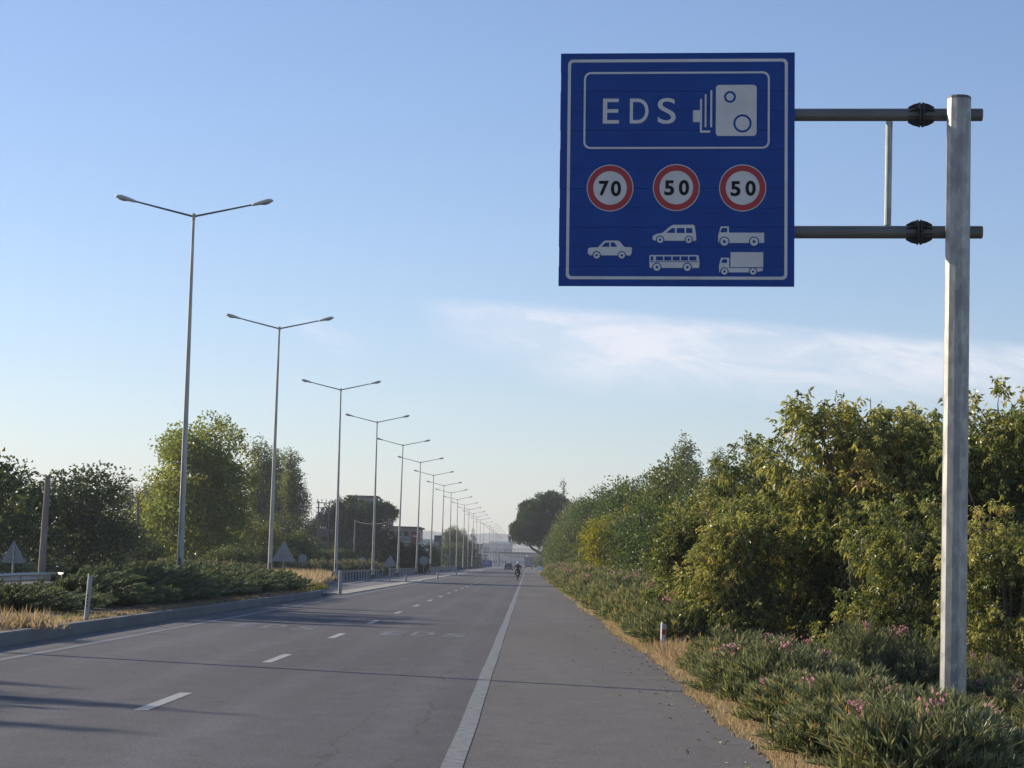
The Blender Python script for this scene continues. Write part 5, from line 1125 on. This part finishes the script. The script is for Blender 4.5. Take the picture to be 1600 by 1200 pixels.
def motorcycle(label, loc, rz, m_body):
    t = thing('motorcycle', label, 'motorcycle', loc, rz, 'motorcycles')
    for y in (-.62, .68):
        g = Geo(); n = 20; rings = []
        for k in range(n + 1):
            a = k * 2 * math.pi / n; rings.append([(.055 * math.cos(b), y + (.255 + .05 * math.sin(b)) * math.cos(a), .31 + (.255 + .05 * math.sin(b)) * math.sin(a)) for b in np.arange(6) * math.pi / 3])
        g.loft(rings[:-1] + [rings[0]], closed=True); wh = g.build('wheel', M_tyre, t, smooth=True)
        g = Geo(); g.tube([(-.06, y, .31), (.06, y, .31)], [.05, .05], 10)
        for k in range(5): a = k * 1.257; g.tube([(0, y, .31), (0, y + math.cos(a) * .24, .31 + math.sin(a) * .24)], [.015, .015], 5)
        g.build('rim', M_rim, wh)
    g = Geo(); g.loft([[(-w_, y, z0), (w_, y, z0), (w_ * 1.1, y, (z0 + z1) / 2), (w_ * .8, y, z1), (-w_ * .8, y, z1), (-w_ * 1.1, y, (z0 + z1) / 2)] for y, w_, z0, z1 in ((-.80, .07, .72, .82), (-.55, .13, .55, .80), (-.1, .15, .32, .80), (.25, .17, .30, .98), (.5, .16, .40, 1.0), (.72, .10, .62, .95))]); g.build('body', m_body, t)
    g = Geo(); g.loft([[(-w_, y, z - .05), (w_, y, z - .05), (w_, y, z + .03), (-w_, y, z + .03)] for y, w_, z in ((-.82, .10, .88), (-.4, .15, .84), (.0, .13, .80), (.18, .08, .84))]); g.build('saddle', M_base, t)
    g = Geo(); g.tube([(-.36, .30, 1.06), (-.2, .42, 1.04), (0, .45, 1.0), (.2, .42, 1.04), (.36, .30, 1.06)], [.016] * 5, 8); hb_ = g.build('handlebar', M_dgrey, t)
    for s in (-1, 1):
        g = Geo(); g.tube([(s * .06, .68, .31), (s * .06, .48, .95)], [.025, .03], 8); g.build('fork', M_rim, t)
        g = Geo(); g.tube([(s * .28, .34, 1.06), (s * .34, .36, 1.22)], [.008, .008], 6); g.box(s * .36 - .06, s * .36 + .06, .34, .36, 1.20, 1.28); g.build('mirror', M_base, hb_)
        g = Geo(); g.tube([(s * .16, -.75, .42), (s * .16, -.2, .34)], [.05, .035], 8); g.build('exhaust', M_rim, t)
    g = Geo(); g.box(-.07, .07, -.86, -.80, .74, .80); g.build('tail_light', M_tail, t)
    g = Geo(); g.box(-.09, .09, -.86, -.84, .52, .64); g.build('number_plate', M_wwall, t)
    g = Geo(); g.loft([[(-.14, .52, 1.0), (.14, .52, 1.0), (.12, .58, 1.0), (-.12, .58, 1.0)], [(-.11, .44, 1.25), (.11, .44, 1.25), (.09, .46, 1.25), (-.09, .46, 1.25)]]); g.build('windscreen', M_carglass, t)
def rider(label, loc, rz, m_top, m_hel):
    t = thing('person', label, 'person', loc, rz, 'riders')
    J = [((0, -.15, .92), .15, .13), ((0, -.10, 1.12), .15, .11), ((0, -.02, 1.33), .17, .11), ((0, .02, 1.44), .07, .07), ((0, .05, 1.53), .075, .085), ((0, .06, 1.62), .085, .095)]; E = [(0, 1), (1, 2), (2, 3), (3, 4), (4, 5)]
    for s in (-1, 1):
        b = len(J); J += [((s * .19, -.02, 1.38), .065), ((s * .27, .08, 1.18), .05), ((s * .33, .26, 1.09), .036), ((s * .34, .32, 1.08), .035)]; E += [(2, b), (b, b + 1), (b + 1, b + 2), (b + 2, b + 3)]
        for k in range(4): f_ = len(J); J += [((s * (.305 + k * .022), .38, 1.09 - .002 * k), .010), ((s * (.305 + k * .022), .385, 1.05), .008)]; E += [(b + 3, f_), (f_, f_ + 1)]
        f_ = len(J); J += [((s * .30, .31, 1.05), .010)]; E += [(b + 3, f_)]
        b = len(J); J += [((s * .10, -.12, .90), .10), ((s * .20, .25, .78), .075), ((s * .17, .05, .42), .05), ((s * .17, .02, .36), .042), ((s * .18, .16, .32), .038)]; E += [(0, b), (b, b + 1), (b + 1, b + 2), (b + 2, b + 3), (b + 3, b + 4)]
    body = skin_body('body', J, E, M_skin, t)
    JT = [((0, -.15, .96), .165, .145), ((0, -.10, 1.12), .165, .125), ((0, -.02, 1.33), .185, .125), ((0, .01, 1.41), .09, .08)]; ET = [(0, 1), (1, 2), (2, 3)]
    for s in (-1, 1): b = len(JT); JT += [((s * .19, -.02, 1.38), .078), ((s * .27, .08, 1.18), .062), ((s * .325, .24, 1.095), .046)]; ET += [(2, b), (b, b + 1), (b + 1, b + 2)]
    skin_body('jacket', JT, ET, m_top, t)
    JL = [((0, -.15, .91), .16, .14)]; EL = []
    for s in (-1, 1): b = len(JL); JL += [((s * .10, -.12, .90), .115), ((s * .20, .25, .78), .09), ((s * .17, .05, .42), .062)]; EL += [(0, b), (b, b + 1), (b + 1, b + 2)]
    skin_body('trousers', JL, EL, M_jeans, t)
    g = Geo(); rings = []
    for k in range(9):
        a = -math.pi / 2 + k * math.pi / 8; rings.append([(.135 * math.cos(a) * math.cos(q), .055 + .155 * math.cos(a) * math.sin(q), 1.615 + .15 * math.sin(a)) for q in np.arange(14) * 2 * math.pi / 14])
    g.loft(rings); hl = g.build('helmet', m_hel, t, smooth=True)
    g = Geo(); g.loft([[(-.10, .165, 1.57), (.10, .165, 1.57), (.10, .19, 1.57), (-.10, .19, 1.57)], [(-.10, .165, 1.66), (.10, .165, 1.66), (.09, .195, 1.66), (-.09, .195, 1.66)]]); g.build('visor', M_carglass, hl)
q = G(808.5, 906.5); motorcycle('dark motorcycle riding away near the hard shoulder line', (q.x, q.y, 0), 0, M_bike)
rider('person in a dark red jacket and pale helmet riding the dark motorcycle', (q.x, q.y, 0), 0, M_jkt, M_hel)
motorcycle('scooter coming along the opposite road behind the railing', (-18.2, 322, 0.0), math.pi, M_cwhite)
rider('person in a white shirt riding a scooter behind the railing', (-18.2, 322, 0.0), math.pi, M_shirt, M_bike)

# ------------------------------------------------------------------ trees left of the frame whose shadows cross the near lanes
for x, y, i, s, lab in ((-20.0, 31.5, 0, 1.08, 'tree left of the frame that shades the nearest lanes'), (-19.6, 64, 1, 1.3, 'tree left of the frame beside the juniper bed'), (-20.2, 70, 0, 1.3, 'tree just outside the left edge of the photo')):
    place(lw[i], USED, (x, y, -.06), 1.0 + x, s, lab, 'dark trees beyond the opposite road')

for x, y, i, s, lab in ((-21.5, 32.5, 0, 0.54, 'slim poplar left of the frame that stripes the nearest lanes'), (-21, 34.5, 1, 0.47, 'thin poplar left of the frame by the nearest lamp'), (-22.5, 30, 1, 0.57, 'slim poplar farthest outside the left edge'), (-20, 61, 0, 0.52, 'small poplar left of the frame near the bed weeds'), (-21, 66, 1, 0.56, 'slender poplar left of the frame behind the guard rail'), (-20, 71.5, 0, 0.50, 'short poplar left of the frame behind the guard rail'), (-20.5, 77, 1, 0.5, 'last small poplar hidden past the left edge')):
    place(pop[i], USED, (x, y, -.06), 1.0 + x, (s * .8, s * .8, s), lab, 'poplars')

# ------------------------------------------------------------------ haze
g = Geo(); g.box(-2600, 2600, -80, 4700, -1.3, 95)
m = bpy.data.materials.new('haze'); m.use_nodes = True; n = m.node_tree; n.nodes.clear(); o_ = n.nodes.new('ShaderNodeOutputMaterial'); pv = n.nodes.new('ShaderNodeVolumePrincipled')
pv.inputs['Color'].default_value = (.86, .91, 1.0, 1); pv.inputs['Density'].default_value = 0.00020; pv.inputs['Anisotropy'].default_value = 0.2
n.links.new(pv.outputs[0], o_.inputs['Volume'])
hz = g.build('haze', m); tag(hz, None, None, None, 'stuff')
